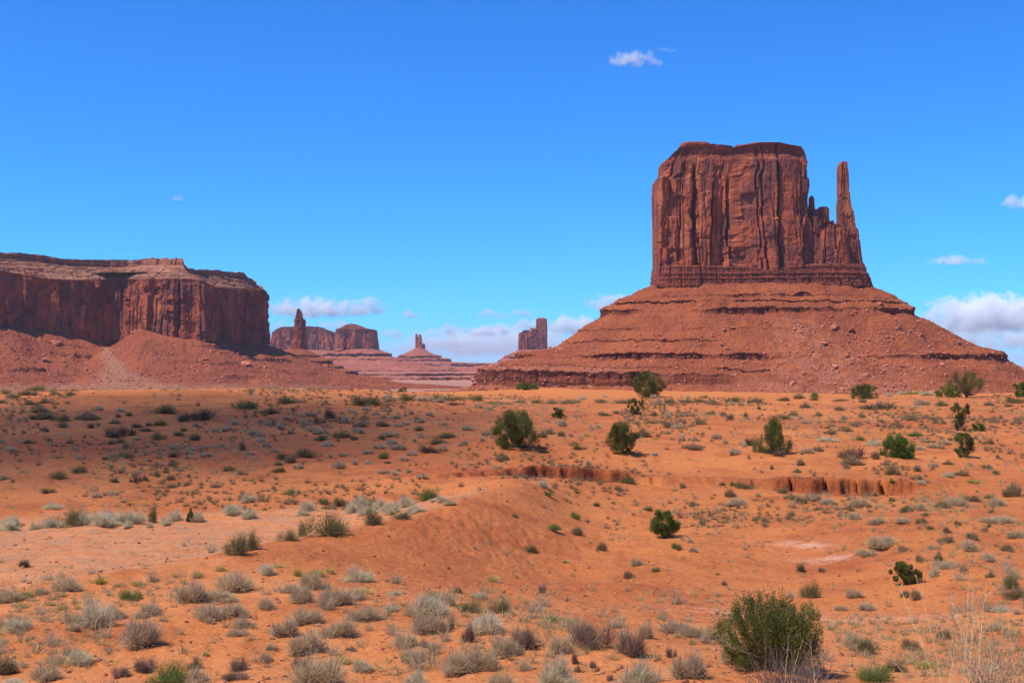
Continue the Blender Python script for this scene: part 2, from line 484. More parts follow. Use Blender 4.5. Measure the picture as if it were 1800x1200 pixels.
def mat_talus(name, a=(.335, .092, .034), b=(.235, .060, .026), stone=(.50, .20, .115), sc=1.0, fan=None):
    m = NT(name)
    p = m.pos(); xyz = m.sep(p)
    big = m.noise(m.pos((.02*sc, .02*sc, .05*sc)), 1, 5, .6)
    fine = m.noise(m.pos((.35*sc, .35*sc, .35*sc)), 1, 6, .7)
    bed = m.noise(m.pos((.006*sc, .006*sc, .30*sc)), 1, 5, .6)
    col = m.mix(m.ramp(big, .36, .64), a, b)
    col = m.mix(m.ramp(bed, .52, .66, 0, .45), col, (.25, .058, .032))
    col = m.mix(m.ramp(fine, .52, .70, 0, .65), col, (b[0]*.66, b[1]*.6, b[2]*.68))
    cells = m.vor(m.pos((.33*sc, .33*sc, .5*sc)), 1.0, 'F1', 'Distance')
    crand = m.sep(m.vor(m.pos((.33*sc, .33*sc, .5*sc)), 1.0, 'F1', 'Color'))[0]
    st = m.math('MULTIPLY', m.ramp(cells, .42, .30), m.ramp(m.math('MULTIPLY', crand, m.ramp(big, .3, .65, .7, 1.15)), .50, .62))
    col = m.mix(m.math('MULTIPLY', st, .75), col, m.mix(crand, stone, (stone[0]*.7, stone[1]*.62, stone[2]*.6)))
    if fan is not None:
        f = m.attr('fan')
        fc = m.mix(m.ramp(m.noise(m.pos((.5*sc, .5*sc, .5*sc)), 1, 5, .75), .4, .6), fan[0], fan[1])
        col = m.mix(f, col, fc)
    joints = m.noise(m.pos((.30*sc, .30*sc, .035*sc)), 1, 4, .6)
    bed_shade_lines = m.noise(m.pos((.012*sc, .012*sc, .85*sc)), 1, 3, .6)
    ledge_shade_col = m.mix(m.ramp(bed_shade_lines, .44, .56), (.235, .055, .026), (.085, .022, .013))  # brown ledge rock, its bed lines darkened to paint in shade of layered overhangs
    ledge_shade_col = m.mix(m.ramp(joints, .50, .57), ledge_shade_col, (.05, .015, .010))
    col = m.mix(m.math('MULTIPLY', m.attr('ledge'), .9), col, ledge_shade_col)
    h = m.math('ADD', m.math('MULTIPLY', fine, 1.2), m.math('MULTIPLY', st, .8))
    h = m.math('ADD', h, m.math('MULTIPLY', m.attr('ledge'), joints))
    return m.diffuse(col, m.bump(h, .85, 1.3/sc), .95, .08)

M_CLIFF = mat_cliff('red_sandstone_cliff')
M_MESA = mat_cliff('dark_sandstone_wall', dark=.0)
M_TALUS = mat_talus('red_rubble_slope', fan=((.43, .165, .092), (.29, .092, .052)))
M_FCLIFF = mat_cliff('far_sandstone_cliff', sc=.4)
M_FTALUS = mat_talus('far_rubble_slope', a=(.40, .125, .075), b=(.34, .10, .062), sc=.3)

# ------------------------------------------------------------------ cliff relief
def cells1(s, z, w, seed, warp=1.5, hmin=25, hvar=45):
    lean = (rnd(np.floor(s/(w*2.3)), seed=seed+4)-.5)*.10
    s2 = s + lean*(z-60) + .5*warp*noise(s/30., z/70., seed=seed+1) + .22*warp*np.sign(noise(s/6., z/11., seed=seed+2))
    i = np.floor(s2/w)
    b0 = (i+.85*rnd(i, seed=seed))*w
    idx = np.where(s2 < b0, i-1, i)
    lo = (idx+.85*rnd(idx, seed=seed))*w; hi = (idx+1+.85*rnd(idx+1, seed=seed))*w
    dist = np.minimum(s2-lo, hi-s2)
    hh = hmin+hvar*rnd(idx, 5, seed=seed)
    kz = np.floor((z+900+rnd(idx, 9, seed=seed)*hh+.12*(s2-lo)*(rnd(idx, 3, seed=seed)-.5)*6+1.2*noise(s/3., z*0, seed=seed+3))/hh)
    off = rnd(idx, kz, seed=seed)*.65+rnd(idx, 77, seed=seed)*.35
    tilt = (rnd(idx, kz, 8, seed=seed)-.42)
    return off-.5, dist, (s2-lo)/np.maximum(hi-lo, .1), tilt

def cliff_relief(s, z, X, Y, big=6.0, w1=24., w2=8., seed=0, k=1.0):
    o1, d1, f1, t1 = cells1(s, z, w1*k, seed+10, 3*k, 60*k, 80*k)
    o2, d2, f2, t2 = cells1(s, z, w2*1.3*k, seed+30, 1.6*k, 16*k, 40*k)
    o3, d3, f3, t3 = cells1(s, z, w2*.5*k, seed+50, .8*k, 6*k, 16*k)
    d = big*1.15*o1 + big*1.5*t1*(f1-.5) - big*(.25+.8*rnd(np.floor(s/(w1*k)+.5), seed=seed+2))*np.exp(-(d1/(.9*k))**2)
    d += big*.5*o2 + big*.6*t2*(f2-.5) - big*.22*np.exp(-(d2/(.5*k))**2)*(o2 > -.2)
    d += big*.22*o3 + big*.12*t3*(f3-.5)
    d += big*.30*fbm(X/(32*k), Y/(32*k), z/(45*k), 3, seed+70) + big*.12*fbm(X/(4*k), Y/(4*k), z/(5*k), 4, seed+80, .6)
    # spalled hollows with a sharp brow
    h = fbm(s/(17*k), z/(15*k), z*0+seed, 3, seed+90)
    d -= big*.55*sst(.42, .50, h)*(o2 > -.1)
    return d

def bedding(s, z, t, amp, seed, k=1.0, w=3.2):
    """thin-bedded blocks: small ledges stepping with height, short vertical joints"""
    zz = z+.5*k*noise(s/14., s*0, seed=seed)
    kz = np.floor(zz/(1.7*k))
    o = rnd(kz, seed=seed+1)-.5
    o2, d2, _, _ = cells1(s+rnd(kz, 3, seed=seed)*5, z, w*k, seed+5, .3*k, 4*k, 8*k)
    return amp*(1.2*o+.7*o2-.6*np.exp(-(d2/(.3*k))**2))

def superloop(n, p=3.2, front=.74):
    """angles: most of them on the camera-facing side"""
    nf = int(n*front)
    a = np.concatenate([np.linspace(math.pi, 2*math.pi, nf, endpoint=False), np.linspace(0, math.pi, n-nf, endpoint=False)])
    c, s = np.cos(a), np.sin(a)
    return np.sign(c)*np.abs(c)**(2/p), np.sign(s)*np.abs(s)**(2/p)

def tower(D, levels, n=500, nz=200, p=3.2, depth=.45, yoff=0.0, top=None, seed=0, relief=4.0, k=1.0, w1=24., w2=8., foot=0.0, cap=0.0, extra=None, turn=0.0, edge=.28):
    """A free-standing rock block. levels: (row,left px,right px) downward. Returns vertices, quads, bed attribute."""
    lv = np.array(levels, float)
    rt, rb = lv[0, 0], lv[-1, 0]
    m = D/F
    ux, uy = superloop(n, p)
    t = np.linspace(0, 1, nz)[:, None]
    hw0 = np.interp(lv[len(lv)//2, 0], lv[:, 0], (lv[:, 2]-lv[:, 1])/2)
    c0 = np.interp(lv[len(lv)//2, 0], lv[:, 0], (lv[:, 2]+lv[:, 1])/2)
    px0 = c0+hw0*ux
    tr = np.full(n, rt) if top is None else np.interp(px0, [a for a, b in top], [b for a, b in top])
    row = rb+t*(tr[None, :]-rb)
    L = np.interp(row, lv[:, 0], lv[:, 1]); Rr = np.interp(row, lv[:, 0], lv[:, 2])
    cx, hw = (L+Rr)/2, (Rr-L)/2
    px = cx+hw*ux[None]
    X = (px-900)*m
    hd = hw0*m*depth*(.45+.55*hw/hw0)
    Y = D+yoff+uy[None]*hd + turn*(X-(c0-900)*m)
    Z = (HROW-row)*m
    # outward normals of the plan
    bx, by = hw0*m*ux, hw0*m*depth*uy
    tx, ty = np.roll(bx, -1)-np.roll(bx, 1), np.roll(by, -1)-np.roll(by, 1)
    ln = np.hypot(tx, ty)+1e-9
    nx, ny = ty/ln, -tx/ln
    seg = np.hypot(np.roll(bx, -1)-bx, np.roll(by, -1)-by)
    s = np.concatenate([[0], np.cumsum(seg)[:-1]])[None]+0*Z
    zz = Z
    d = cliff_relief(s, zz, X, Y, relief, w1, w2, seed, k)
    fade = np.minimum(sst(0, .02, 1-t)*.6+.4, 1)
    bed = np.zeros_like(Z)
    if foot > 0:
        f = sst(foot*1.05, foot*.9, (rb-row)*m)
        d = d*(1-.45*f)+f*(bedding(s, zz, t, 1.5*k, seed+3, k)+1.2*k)
        bed = np.maximum(bed, f)
    if cap > 0:
        f = sst(cap*1.1, cap*.7, (row-tr[None])*m)
        d = d*(1-.6*f)+f*(bedding(s, zz, t, 1.8*k, seed+4, k, 5)-1.0*k)
        bed = np.maximum(bed, f)
    if extra is not None:
        d = d+extra(px, row, ny[None]+0*Z)
    d = d*fade
    # silhouettes keep their measured place: less relief where the face turns edge-on to the camera
    ed = np.clip(np.abs(ny), 0, 1)[None]
    d = d*(edge+(1-edge)*ed)
    X2, Y2 = X+nx*d, Y+ny*d
    V = np.stack([X2, Y2, Z], -1).reshape(-1, 3)
    Q = [gridq(nz, n, True)]
    # roof: rings shrinking to the middle
    prev = (nz-1)*n
    base = V[prev:prev+n].copy()
    cen = base.mean(0)
    Vs = [V]; cnt = len(V)
    for j, q in enumerate((.93, .8, .6, .35, .08)):
        ring = base.copy()
        ring[:, :2] = cen[:2]+(base[:, :2]-cen[:2])*q
        ring[:, 2] = base[:, 2]+(1-q)*1.2*k+k*.9*fbm(ring[:, 0]/(5*k), ring[:, 1]/(5*k), o=3, seed=seed+j)
        Vs.append(ring)
        a = np.arange(n); b = (a+1) % n
        Q.append(np.stack([prev+a, prev+b, cnt+b, cnt+a], -1))
        prev = cnt; cnt += n
    V = np.concatenate(Vs)
    bb = np.concatenate([bed.ravel(), np.full(5*n, .6)])
    return V, np.concatenate(Q), bb

def join(parts):
    Vs, Qs, Bs, off = [], [], [], 0
    for V, Q, b in parts:
        Vs.append(V); Qs.append(Q+off); Bs.append(b); off += len(V)
    return np.concatenate(Vs), np.concatenate(Qs), np.concatenate(Bs)

def rock_obj(name, parts, mat, parent):
    V, Q, b = join(parts)
    org = np.array(parent.location)
    me = mesh_np(name, V-org, Q)
    add_attr(me, 'bed', b)
    return obj(name, me, mat, parent)

def apron(D, L, Rr, row0, prof, depth=.6, n=700, nd=260, dmax=320, yoff=0, p=2.4, ledges=(), seed=0, k=1.0, gully=1.0, front=.72, rise=None, fan=None, turn=0.0):
    """rubble slope round a block: prof[side] = (distance, drop) tables for left, front, right.
    ledges: (drop, height, fn(angle-based px)->strength)"""
    m = D/F
    ux, uy = superloop(n, p, front)
    hw = (Rr-L)/2*m; cx = ((L+Rr)/2-900)*m; hd = hw*depth
    bx, by = cx+hw*ux, D+yoff+hd*uy+turn*hw*ux
    tx, ty = np.roll(hw*ux, -1)-np.roll(hw*ux, 1), np.roll(hd*uy, -1)-np.roll(hd*uy, 1)
    # soften the corners so that the slope fans out
    a = np.arctan2(uy, ux)
    nx, ny = np.cos(a), np.sin(a)
    l2 = np.hypot(tx, ty)+1e-9
    nx, ny = .6*nx+.4*ty/l2, .6*ny-.4*tx/l2
    l2 = np.hypot(nx, ny); nx /= l2; ny /= l2
    d = np.linspace(0, 1, nd)**1.15*dmax
    d = np.concatenate([[-14*k], d])[:, None]
    wl, wr = np.clip(-nx, 0, 1)**2, np.clip(nx, 0, 1)**2
    wf = 1-wl-wr
    s = np.concatenate([[0], np.cumsum(np.hypot(np.diff(bx), np.diff(by)))])[None]
    dj = d + k*2.5*fbm(s/(9*k)+0*d, d/(25*k), o=3, seed=seed+1)*np.clip(d/(20*k), 0, 1) + 0*s
    cellj = (rnd(np.floor(s/(4.2*k)), seed=seed+2)-.5)*2.2*k
    dj = dj+cellj*np.clip(d/(30*k), 0, 1)*.5
    dj = dj+gully*k*7*fbm(s/(38*k)+0*d, d/(160*k), o=3, seed=seed+4)*np.clip(d/(60*k), 0, 1)
    T = lambda tab: np.interp(dj, [q[0] for q in tab], [q[1] for q in tab])
    drop = wl[None]*T(prof[0])+wf[None]*T(prof[1])+wr[None]*T(prof[2])
    drop = np.where(d < 0, drop-2*k, drop)
    X = bx[None]+nx[None]*d; Y = by[None]+ny[None]*d
    px = 900+X/np.maximum(Y, 1)*F
    led = 0*drop; und = 0*drop
    sl = np.clip(np.gradient(drop, axis=0)/np.maximum(np.gradient(d+0*drop, axis=0), 1e-6), .28, 1.3)
    for (zc, hgt, fn) in ledges:
        wav = .7*k*fbm(s/(16*k)+0*d, 0*d+zc, o=3, seed=seed+6)
        mk = fn(px, ny[None]+0*d)*np.clip((1.0 if hgt > 8 else .75)+(.35 if hgt > 8 else .9)*fbm(s/(30*k)+0*d, 0*d+zc*1.7, o=3, seed=seed+8), 0.0, 1.1)
        u = drop-zc-wav
        w = max(.55*k, .15*hgt)
        f = np.clip((u+w)/(2*w), 0, 1)
        r = 2.3*hgt
        drop = drop+hgt*1.35*mk*((f-.5)-np.clip(u/(2*r), -.5, .5))
        m1 = np.clip(mk, 0, 1)
        on = sst(-1.25*w, -w, u)*(1-sst(w, 1.25*w, u))
        led = np.maximum(led, m1*on)
        # the face stands upright: pull its points in under the lip, then cut beds and joints into it
        pull = np.clip(u+w, 0, 2*w)/sl*np.exp(-np.clip(u-w, 0, None)/(10*k))
        bedk = np.floor(f*max(3, round(hgt/(2.0*k)))+.3*noise(s/(9*k)+0*d, 0*d, seed=seed+14))
        jt = np.exp(-((s/(5.2*k)-np.floor(s/(5.2*k))-.5+.35*(rnd(np.floor(s/(5.2*k)), seed=seed+15)-.5))/.10)**2)*(rnd(np.floor(s/(5.2*k)), seed=seed+13) > .45)
        face = on*m1*k*(1.1*(rnd(bedk, np.floor(s/(14*k)), seed=seed+16)-.65)-2.0*jt*sst(.08, .2, f)-.9*sst(.05, .3, f))
        lip = m1*k*.9*sst(-2.2*w, -w, u)*(1-sst(-w, -.6*w, u))
        und = und-m1*pull*.96+face+lip
    z0 = (HROW-row0)*m
    lump = k*1.9*fbm(X/(11*k), Y/(9*k), o=4, seed=seed+9, gain=.6)+k*.45*fbm(X/(1.8*k), Y/(1.8*k), o=2, seed=seed+10)
    Z = z0-drop+lump*np.clip(d/(8*k), .15, 1)
    if rise is not None: Z = Z+rise(px, d)
    X = X+nx[None]*und; Y = Y+ny[None]*und
    V = np.stack([X, Y, Z], -1).reshape(-1, 3)
    return V, gridq(nd+1, n, True), led.ravel(), (drop+0*px).ravel()

# ------------------------------------------------------------------ the large mitten-shaped butte
DM = 1400.0
mitten = empty('sandstone_butte', W(1337, 690, DM))
tag(mitten, 'huge red sandstone butte with a flat-topped block and a separate thin spire on its right', 'butte')

def seg_band(px, row, line, w):
    """1 near a slanted line [(row,px),...]"""
    c = np.interp(row, [a for a, b in line], [b for a, b in line])
    inside = sst(line[0][0]-2, line[0][0]+8, row)*(1-sst(line[-1][0]-8, line[-1][0]+2, row))
    return np.exp(-((px-c)/w)**2)*inside
def box(px, row, l, r, t, b, e=1.2):
    return sst(l-e, l+e, px)*(1-sst(r-e, r+e, px))*sst(t-e, t+e, row)*(1-sst(b-e, b+e, row))
def main_extra(px, row, ny):
    px = px+.9*np.sign(noise(row/16., px*0, seed=5))+.5*noise(row/4., px/30, seed=6)
    row = row+2.0*noise(px/9., row/40, seed=7)
    d = 0
    for line, w, dep in (([(298, 1213), (400, 1211), (495, 1216)], 4.2, 15), ([(325, 1244), (400, 1241), (480, 1238)], 2.2, 11), ([(322, 1267), (370, 1269), (430, 1268), (470, 1275)], 2.8, 15),
                         ([(425, 1285), (498, 1288)], 1.7, 10), ([(258, 1352), (310, 1354), (390, 1353), (500, 1356)], 2.0, 15), ([(335, 1384), (370, 1387), (440, 1390)], 1.4, 9),
                         ([(325, 1171), (405, 1167)], 2.4, 9), ([(395, 1184), (470, 1182)], 1.2, 6), ([(420, 1219), (480, 1222)], 2.0, 8), ([(430, 1255), (500, 1258)], 1.4, 6), ([(420, 1394), (470, 1396)], 2.0, 8)):
        d = d-.55*dep*seg_band(px, row, line, w*.6)
    d = d+8*box(px, row, 1149, 1170, 318, 506)+3.5*box(px, row, 1170, 1186, 388, 506)+3*box(px, row, 1186, 1207, 320, 506)
    d = d+4*box(px, row, 1222, 1240, 345, 506)+5*box(px, row, 1265, 1286, 428, 506, 2.5)-4.5*box(px, row, 1290, 1312, 350, 372, 2)
    d = d+3*box(px, row, 1290, 1350, 290, 506)+2.5*box(px, row, 1318, 1352, 392, 506)+2*box(px, row, 1362, 1432, 388, 506, 8)-3*box(px, row, 1150, 1420, 250, 286, 3)
    d = d-3*box(px, row, 1246, 1262, 300, 506)
    return d*np.clip(-ny*1.3, 0, 1)*1.15

main_top = [(1149, 290), (1158, 284), (1165, 275), (1172, 270), (1180, 267), (1190, 264), (1200, 263), (1238, 263), (1243, 270), (1262, 271), (1280, 268), (1297, 265), (1320, 262), (1355, 262), (1375, 266), (1397, 268), (1403, 275), (1407, 286), (1413, 300)]
main = tower(DM, [(256, 1166, 1408), (300, 1160, 1410), (314, 1158, 1410), (320, 1151, 1410), (345, 1150, 1411), (400, 1151, 1414), (470, 1151, 1420), (506, 1150, 1426)],
             n=1150, nz=400, p=4.5, depth=.50, top=main_top, seed=11, relief=5.2, foot=4, cap=17, extra=main_extra, turn=-.10)
band = tower(DM, [(470, 1151, 1500), (478, 1150, 1506), (490, 1149, 1513), (508, 1148, 1519)], n=1500, nz=110, p=4.6, depth=.47, seed=23, relief=5.0, foot=40, turn=-.06, w1=20, w2=5,
             top=[(1140, 470), (1300, 476), (1330, 480), (1400, 474), (1480, 469), (1540, 470)])
saddle = [tower(DM, [(385, 1392, 1470), (430, 1388, 1474), (508, 1380, 1480)], n=420, nz=150, p=3.2, depth=1.0, yoff=-16, seed=31, relief=6, foot=14, w1=14, w2=5,
                top=[(1385, 402), (1400, 399), (1410, 388), (1418, 390), (1428, 392), (1440, 394), (1448, 398), (1456, 403), (1462, 403), (1470, 408), (1480, 412)]),
          tower(DM, [(348, 1419, 1423.5), (353, 1416.5, 1426), (375, 1416, 1426.5), (402, 1412, 1428)], n=90, nz=50, p=2.4, depth=1.2, yoff=-14, seed=32, relief=1.0, k=.3),
          tower(DM, [(369, 1431, 1444), (372, 1428.5, 1447), (388, 1428, 1447.5), (412, 1424, 1451)], n=140, nz=40, p=3.6, depth=.9, yoff=-24, seed=33, relief=1.2, k=.4),
          tower(DM, [(374, 1419, 1426), (378, 1418, 1427.5), (410, 1414, 1429)], n=80, nz=40, p=3.2, depth=1.0, yoff=-30, seed=34, relief=1.0, k=.4),
          tower(DM, [(405, 1368, 1390), (430, 1364, 1394), (508, 1360, 1398)], n=200, nz=90, p=3.0, depth=.9, yoff=-38, seed=35, relief=2.4, k=.6, top=[(1360, 414), (1372, 402), (1380, 406), (1392, 398), (1398, 410)]),
          tower(DM, [(392, 1398, 1412), (410, 1395, 1416), (508, 1390, 1420)], n=160, nz=90, p=2.8, depth=1.0, yoff=-34, seed=36, relief=2.2, k=.6, top=[(1390, 402), (1400, 394), (1408, 391), (1418, 404)]),
          tower(DM, [(396, 1430, 1467), (412, 1427, 1470), (440, 1424, 1474), (508, 1420, 1480)], n=280, nz=110, p=3.6, depth=.55, yoff=-40, seed=37, relief=4.0, k=.6, top=[(1424, 414), (1434, 399), (1442, 396), (1450, 404), (1456, 401), (1464, 408), (1470, 416)])]
cliffs = rock_obj('cliff_block', [main], M_CLIFF, mitten)
rock_obj('bedded_foot', [band], M_CLIFF, mitten)
rock_obj('broken_saddle', saddle, M_CLIFF, mitten)
spire = tower(DM, [(286.5, 1476, 1484), (288, 1473, 1486), (293, 1471, 1486), (299, 1470.5, 1486), (300, 1470, 1487), (330, 1470, 1488.5), (352, 1470, 1490), (366, 1469.5, 1492), (374, 1469.5, 1496), (384, 1469.5, 1498), (392, 1469, 1498.5), (400, 1468.5, 1500),
                   (404, 1468, 1504), (420, 1467, 1506), (445, 1465, 1509), (462, 1464, 1512), (472, 1462, 1517), (508, 1458, 1524)], n=360, nz=330, p=3.4, depth=.95, yoff=-6, seed=44, relief=2.0, k=.5, w1=13, foot=16, turn=0)
rock_obj('spire', [spire], M_CLIFF, mitten)
cap_slabs = [tower(DM, [(257.5, 1195, 1240), (260, 1192, 1243), (266, 1189, 1243)], n=200, nz=14, p=3.5, depth=1.1, yoff=-14, seed=51, relief=2.0, k=.4, foot=50),
             tower(DM, [(256, 1318, 1356), (258.5, 1304, 1364), (264, 1294, 1374)], n=240, nz=20, p=3, depth=.9, yoff=-8, seed=52, relief=2.0, k=.4, foot=50)]
rock_obj('cap_slab', cap_slabs[:1], M_CLIFF, mitten)
rock_obj('cap_slab', cap_slabs[1:], M_CLIFF, mitten)

pl = [(-20, -1), (0, 0), (17, 9), (36, 17.5), (52, 27), (56, 32), (75, 48), (95, 60.5), (111, 71), (124, 76), (156, 80.5), (159, 85), (178, 98), (206, 104), (212, 113), (232, 119), (330, 126)]
pf = [(-20, -1), (0, 0), (14, 6), (22, 9), (34, 15), (52, 22), (60, 30), (95, 54), (126, 75), (140, 82), (170, 97), (195, 107), (212, 114), (240, 120), (330, 127)]
pr = [(-20, 5), (0, 6), (16, 11), (37, 25), (40, 32), (66, 50), (94, 64), (108, 72), (138, 79), (142, 87), (155, 97), (180, 113), (300, 126)]
one = lambda px, ny: np.ones_like(px)
lg = [(17, 3.2, lambda px, ny: .25+.75*sst(1240, 1270, px)*(1-sst(1400, 1440, px))),
      (24, 1.2, one),
      (34, 5.0, lambda px, ny: .45+.6*(1-sst(1290, 1460, px))+.6*sst(1480, 1560, px)),
      (54, 1.6, lambda px, ny: .6*(1-sst(1330, 1400, px))),
      (66, 1.4, lambda px, ny: .5*(1-sst(1230, 1300, px))),
      (83, 4.6, lambda px, ny: 1.0*(1-sst(1330, 1420, px))+1.0*sst(1500, 1560, px)),
      (97, 2, lambda px, ny: .5*(1-sst(1330, 1420, px))),
      (104.5, 10.0, lambda px, ny: 1.1*(1-sst(1120, 1170, px))+.45*(1-sst(1260, 1320, px))*sst(1120, 1170, px))]
V, Q, led_, drop_ = apron(DM, 1147, 1528, 500, (pl, pf, pr), depth=.42, n=1150, nd=430, dmax=330, ledges=lg, seed=61, gully=.55, turn=-.06)
me = mesh_np('talus_slope', V-np.array(mitten.location), Q)
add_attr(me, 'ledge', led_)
_px = 900+V[:, 0]/V[:, 1]*F; _rw = HROW-V[:, 2]/V[:, 1]*F
_c = np.interp(_rw, [548, 600, 650, 690], [1385, 1425, 1455, 1470]); _w = np.interp(_rw, [548, 600, 650, 690], [18, 62, 120, 190])
_n = fbm(V[:, 0]/9, V[:, 2]/7, V[:, 1]/9, 4, 17)
add_attr(me, 'fan', np.clip(.75*np.exp(-(np.abs(_px-_c)/_w)**3)*sst(545, 565, _rw)*sst(-.5, .35, _n)+.5*(1-sst(1080, 1150, _px))*sst(640, 648, _rw)*(1-sst(656, 662, _rw)), 0, 1))
obj('talus_slope', me, M_TALUS, mitten)
mit_V = V.reshape(431, 1150, 3)

# ------------------------------------------------------------------ the long mesa on the left
mesa = empty('mesa', W(200, 690, 1800))
tag(mesa, 'long flat-topped red mesa with dark shaded cliff walls filling the left edge', 'mesa')
def mesa_build():
    # plan of the cliff foot, by bearing and depth (front wall from off-frame left to its right end, then round the back)
    pts = [(-520, 1620), (-380, 1590), (-250, 1690), (-120, 1720), (-60, 1700), (-15, 1715), (20, 1745), (60, 1760), (100, 1775), (140, 1795), (172, 1820), (195, 1842), (212, 1836), (228, 1806), (250, 1785), (282, 1770), (305, 1765), (330, 1772), (352, 1768), (362, 1780), (372, 1810), (388, 1845), (402, 1850), (420, 1895), (440, 1935), (452, 1945), (463, 1975), (471, 2040)]
    P = np.array([((a-900)/F*b, b) for a, b in pts])
    back = np.array([(P[-1, 0]-30, 2160), (P[-1, 0]-160, 2320), (-800, 2500), (-1400, 2500), (-1750, 2150), (-1500, 1800)])
    P = np.concatenate([P, back])
    # resample, dense along the front
    seg = np.hypot(*(np.roll(P, -1, 0)-P).T)
    cum = np.concatenate([[0], np.cumsum(seg)])
    Lf = cum[len(pts)-1]
    sf = np.concatenate([np.linspace(0, 190, 160, endpoint=False), np.linspace(190, Lf+60, 1050, endpoint=False), np.linspace(Lf+60, cum[-1], 120, endpoint=False)])
    PP = np.concatenate([P, P[:1]])
    X = np.interp(sf, cum, PP[:, 0]); Y = np.interp(sf, cum, PP[:, 1])
    def smooth(a, w):
        kk = np.hanning(2*w+1); kk /= kk.sum()
        return np.convolve(np.concatenate([a[-w:], a, a[:w]]), kk, 'valid')
    X, Y = smooth(X, 4), smooth(Y, 4)
    def normals(x, y):
        tx, ty = np.roll(x, -1)-np.roll(x, 1), np.roll(y, -1)-np.roll(y, 1)
        l = np.hypot(tx, ty)+1e-9
        return ty/l, -tx/l
    nx, ny = normals(X, Y)
    Xs, Ys = smooth(X, 55), smooth(Y, 55)
    mx, my = normals(Xs, Ys)
    mx, my = smooth(mx, 30), smooth(my, 30)
    l = np.hypot(mx, my); mx, my = mx/l, my/l
    n = len(X)
    px = 900+X/Y*F
    m = 1800/F
    zf = (HROW-np.interp(px, [-500, 0, 60, 120, 195, 240, 300, 370, 420, 470], [560, 574, 582, 590, 606, 588, 592, 600, 606, 606]))*Y/F      # foot
    zr = (HROW-np.interp(px, [-500, 0, 60, 140, 180, 215, 240, 300, 355, 372, 400, 440, 470], [462, 474, 486, 493, 492, 490, 490, 488, 492, 500, 506, 507, 511]))*Y/F   # rim of the wall
    zr = smooth(zr, 30)
    ztop_px = [(-500, 436), (0, 444), (30, 446), (60, 447), (120, 456), (180, 458), (230, 457), (275, 453), (321, 455), (324, 466), (331, 472), (425, 478), (432, 486), (448, 494), (462, 503), (472, 508)]
    nz = 190
    t = np.linspace(0, 1, nz)[:, None]
    Z = zf[None]+t*(zr-zf)[None]
    s = sf[None]+0*Z
    d = cliff_relief(s, Z, X[None]+0*Z, Y[None]+0*Z, 9.5, 34, 11, 101)
    f = sst(.90, 1.0, t)
    d = d*(1-.5*f)+f*bedding(s, Z, t, 2.2, 107, 1.2)-t*5
    bed = f+0*Z
    V = [np.stack([X[None]+nx[None]*d, Y[None]+ny[None]*d, Z], -1)]
    B = [bed]
    # ledgy slope above the wall, then a small cap cliff and the flat top
    Xr, Yr = X+nx*d[-1], Y+ny*d[-1]
    zrr = zr
    ns = 130
    q = np.linspace(0, 1, ns)[:, None]
    X2, Y2 = smooth(smooth(X, 90), 90), smooth(smooth(Y, 90), 90)
    m2x, m2y = normals(smooth(X2, 120), smooth(Y2, 120))
    m2x, m2y = smooth(m2x, 140), smooth(m2y, 140)
    ins = np.interp(px, [-500, 0, 110, 175, 212, 245, 330, 372, 440, 472], [55, 55, 60, 72, 76, 70, 45, 42, 30, 14])
    ins = smooth(np.where(Y > 2100, 40, ins), 40)
    Xt, Yt = X2-m2x*ins, Y2-m2y*ins
    pxt = 900+Xt/Yt*F
    zt = (HROW-np.interp(pxt, [a for a, b in ztop_px], [b for a, b in ztop_px]))*Yt/F
    zt = smooth(np.where(Yt > 2080, 145.0, zt), 3)
    zt = np.maximum(zt, smooth(zr, 10)+3)
    h = (zt-zrr)[None]
    zf_ = np.where(q > .88, .74+(q-.88)/.12*.26, q/.88*.74)+0*h
    e = np.clip(q/.88, 0, 1)+0*h
    ss = sf[None]+0*e
    # benches: height goes up in steps while the slope runs back
    nb_ = 7
    ph = zf_/.74*nb_+.6*noise(ss/30., ss*0, seed=141)+.25*noise(ss/7., zf_*9, seed=142)
    fr = ph-np.floor(ph)
    e = e+np.where(q < .88, (np.where(fr < .55, 0, (fr-.55)/.45)-fr)*(.75/nb_)*(.4+.9*rnd(np.floor(ph), np.floor(ss/35+.5*np.floor(ph)), seed=9)), 0)
    e = np.clip(e, 0, 1)
    rg = 1.8*fbm(ss/7., zf_*12, o=4, seed=137)*np.clip(q*10, 0, 1)*(ns > 0)
    over = 3.0*sst(.90, .93, q)*(.5+noise(ss/12., ss*0, seed=144))
    Vx = Xr[None]*(1-e)+Xt[None]*e+m2x[None]*(rg+over)
    Vy = Yr[None]*(1-e)+Yt[None]*e+m2y[None]*(rg+over)
    tu = 1.6*fbm(sf/16., sf*0, o=4, seed=147)[None]*sst(.8, 1, q)
    V.append(np.stack([Vx, Vy, zrr[None]+zf_*h+tu], -1)); B.append(np.full_like(zf_, .8))
    last = V[-1][-1]
    cen = last.mean(0)
    for w in (.97, .9, .5, .02):
        ring = last.copy(); ring[:, :2] = cen[:2]+(last[:, :2]-cen[:2])*w
        ring[:, 2] = np.minimum(last[:, 2], 138)-2
        V.append(ring[None]); B.append(np.full((1, n), .5))
    V = np.concatenate(V, 0); B = np.concatenate(B, 0)
    me = mesh_np('cliff_wall', V.reshape(-1, 3)-np.array(mesa.location), gridq(len(V), n, True))
    add_attr(me, 'bed', B.ravel())
    add_attr(me, 'shelf', (np.abs(B.ravel()-.8) < .01)*1.0)
    obj('cliff_wall', me, M_MESA, mesa)
    # rubble slope
    nd = 260
    dd = np.concatenate([[-12], np.linspace(0, 1, nd)**1.1*330])[:, None]
    sx = sf[None]
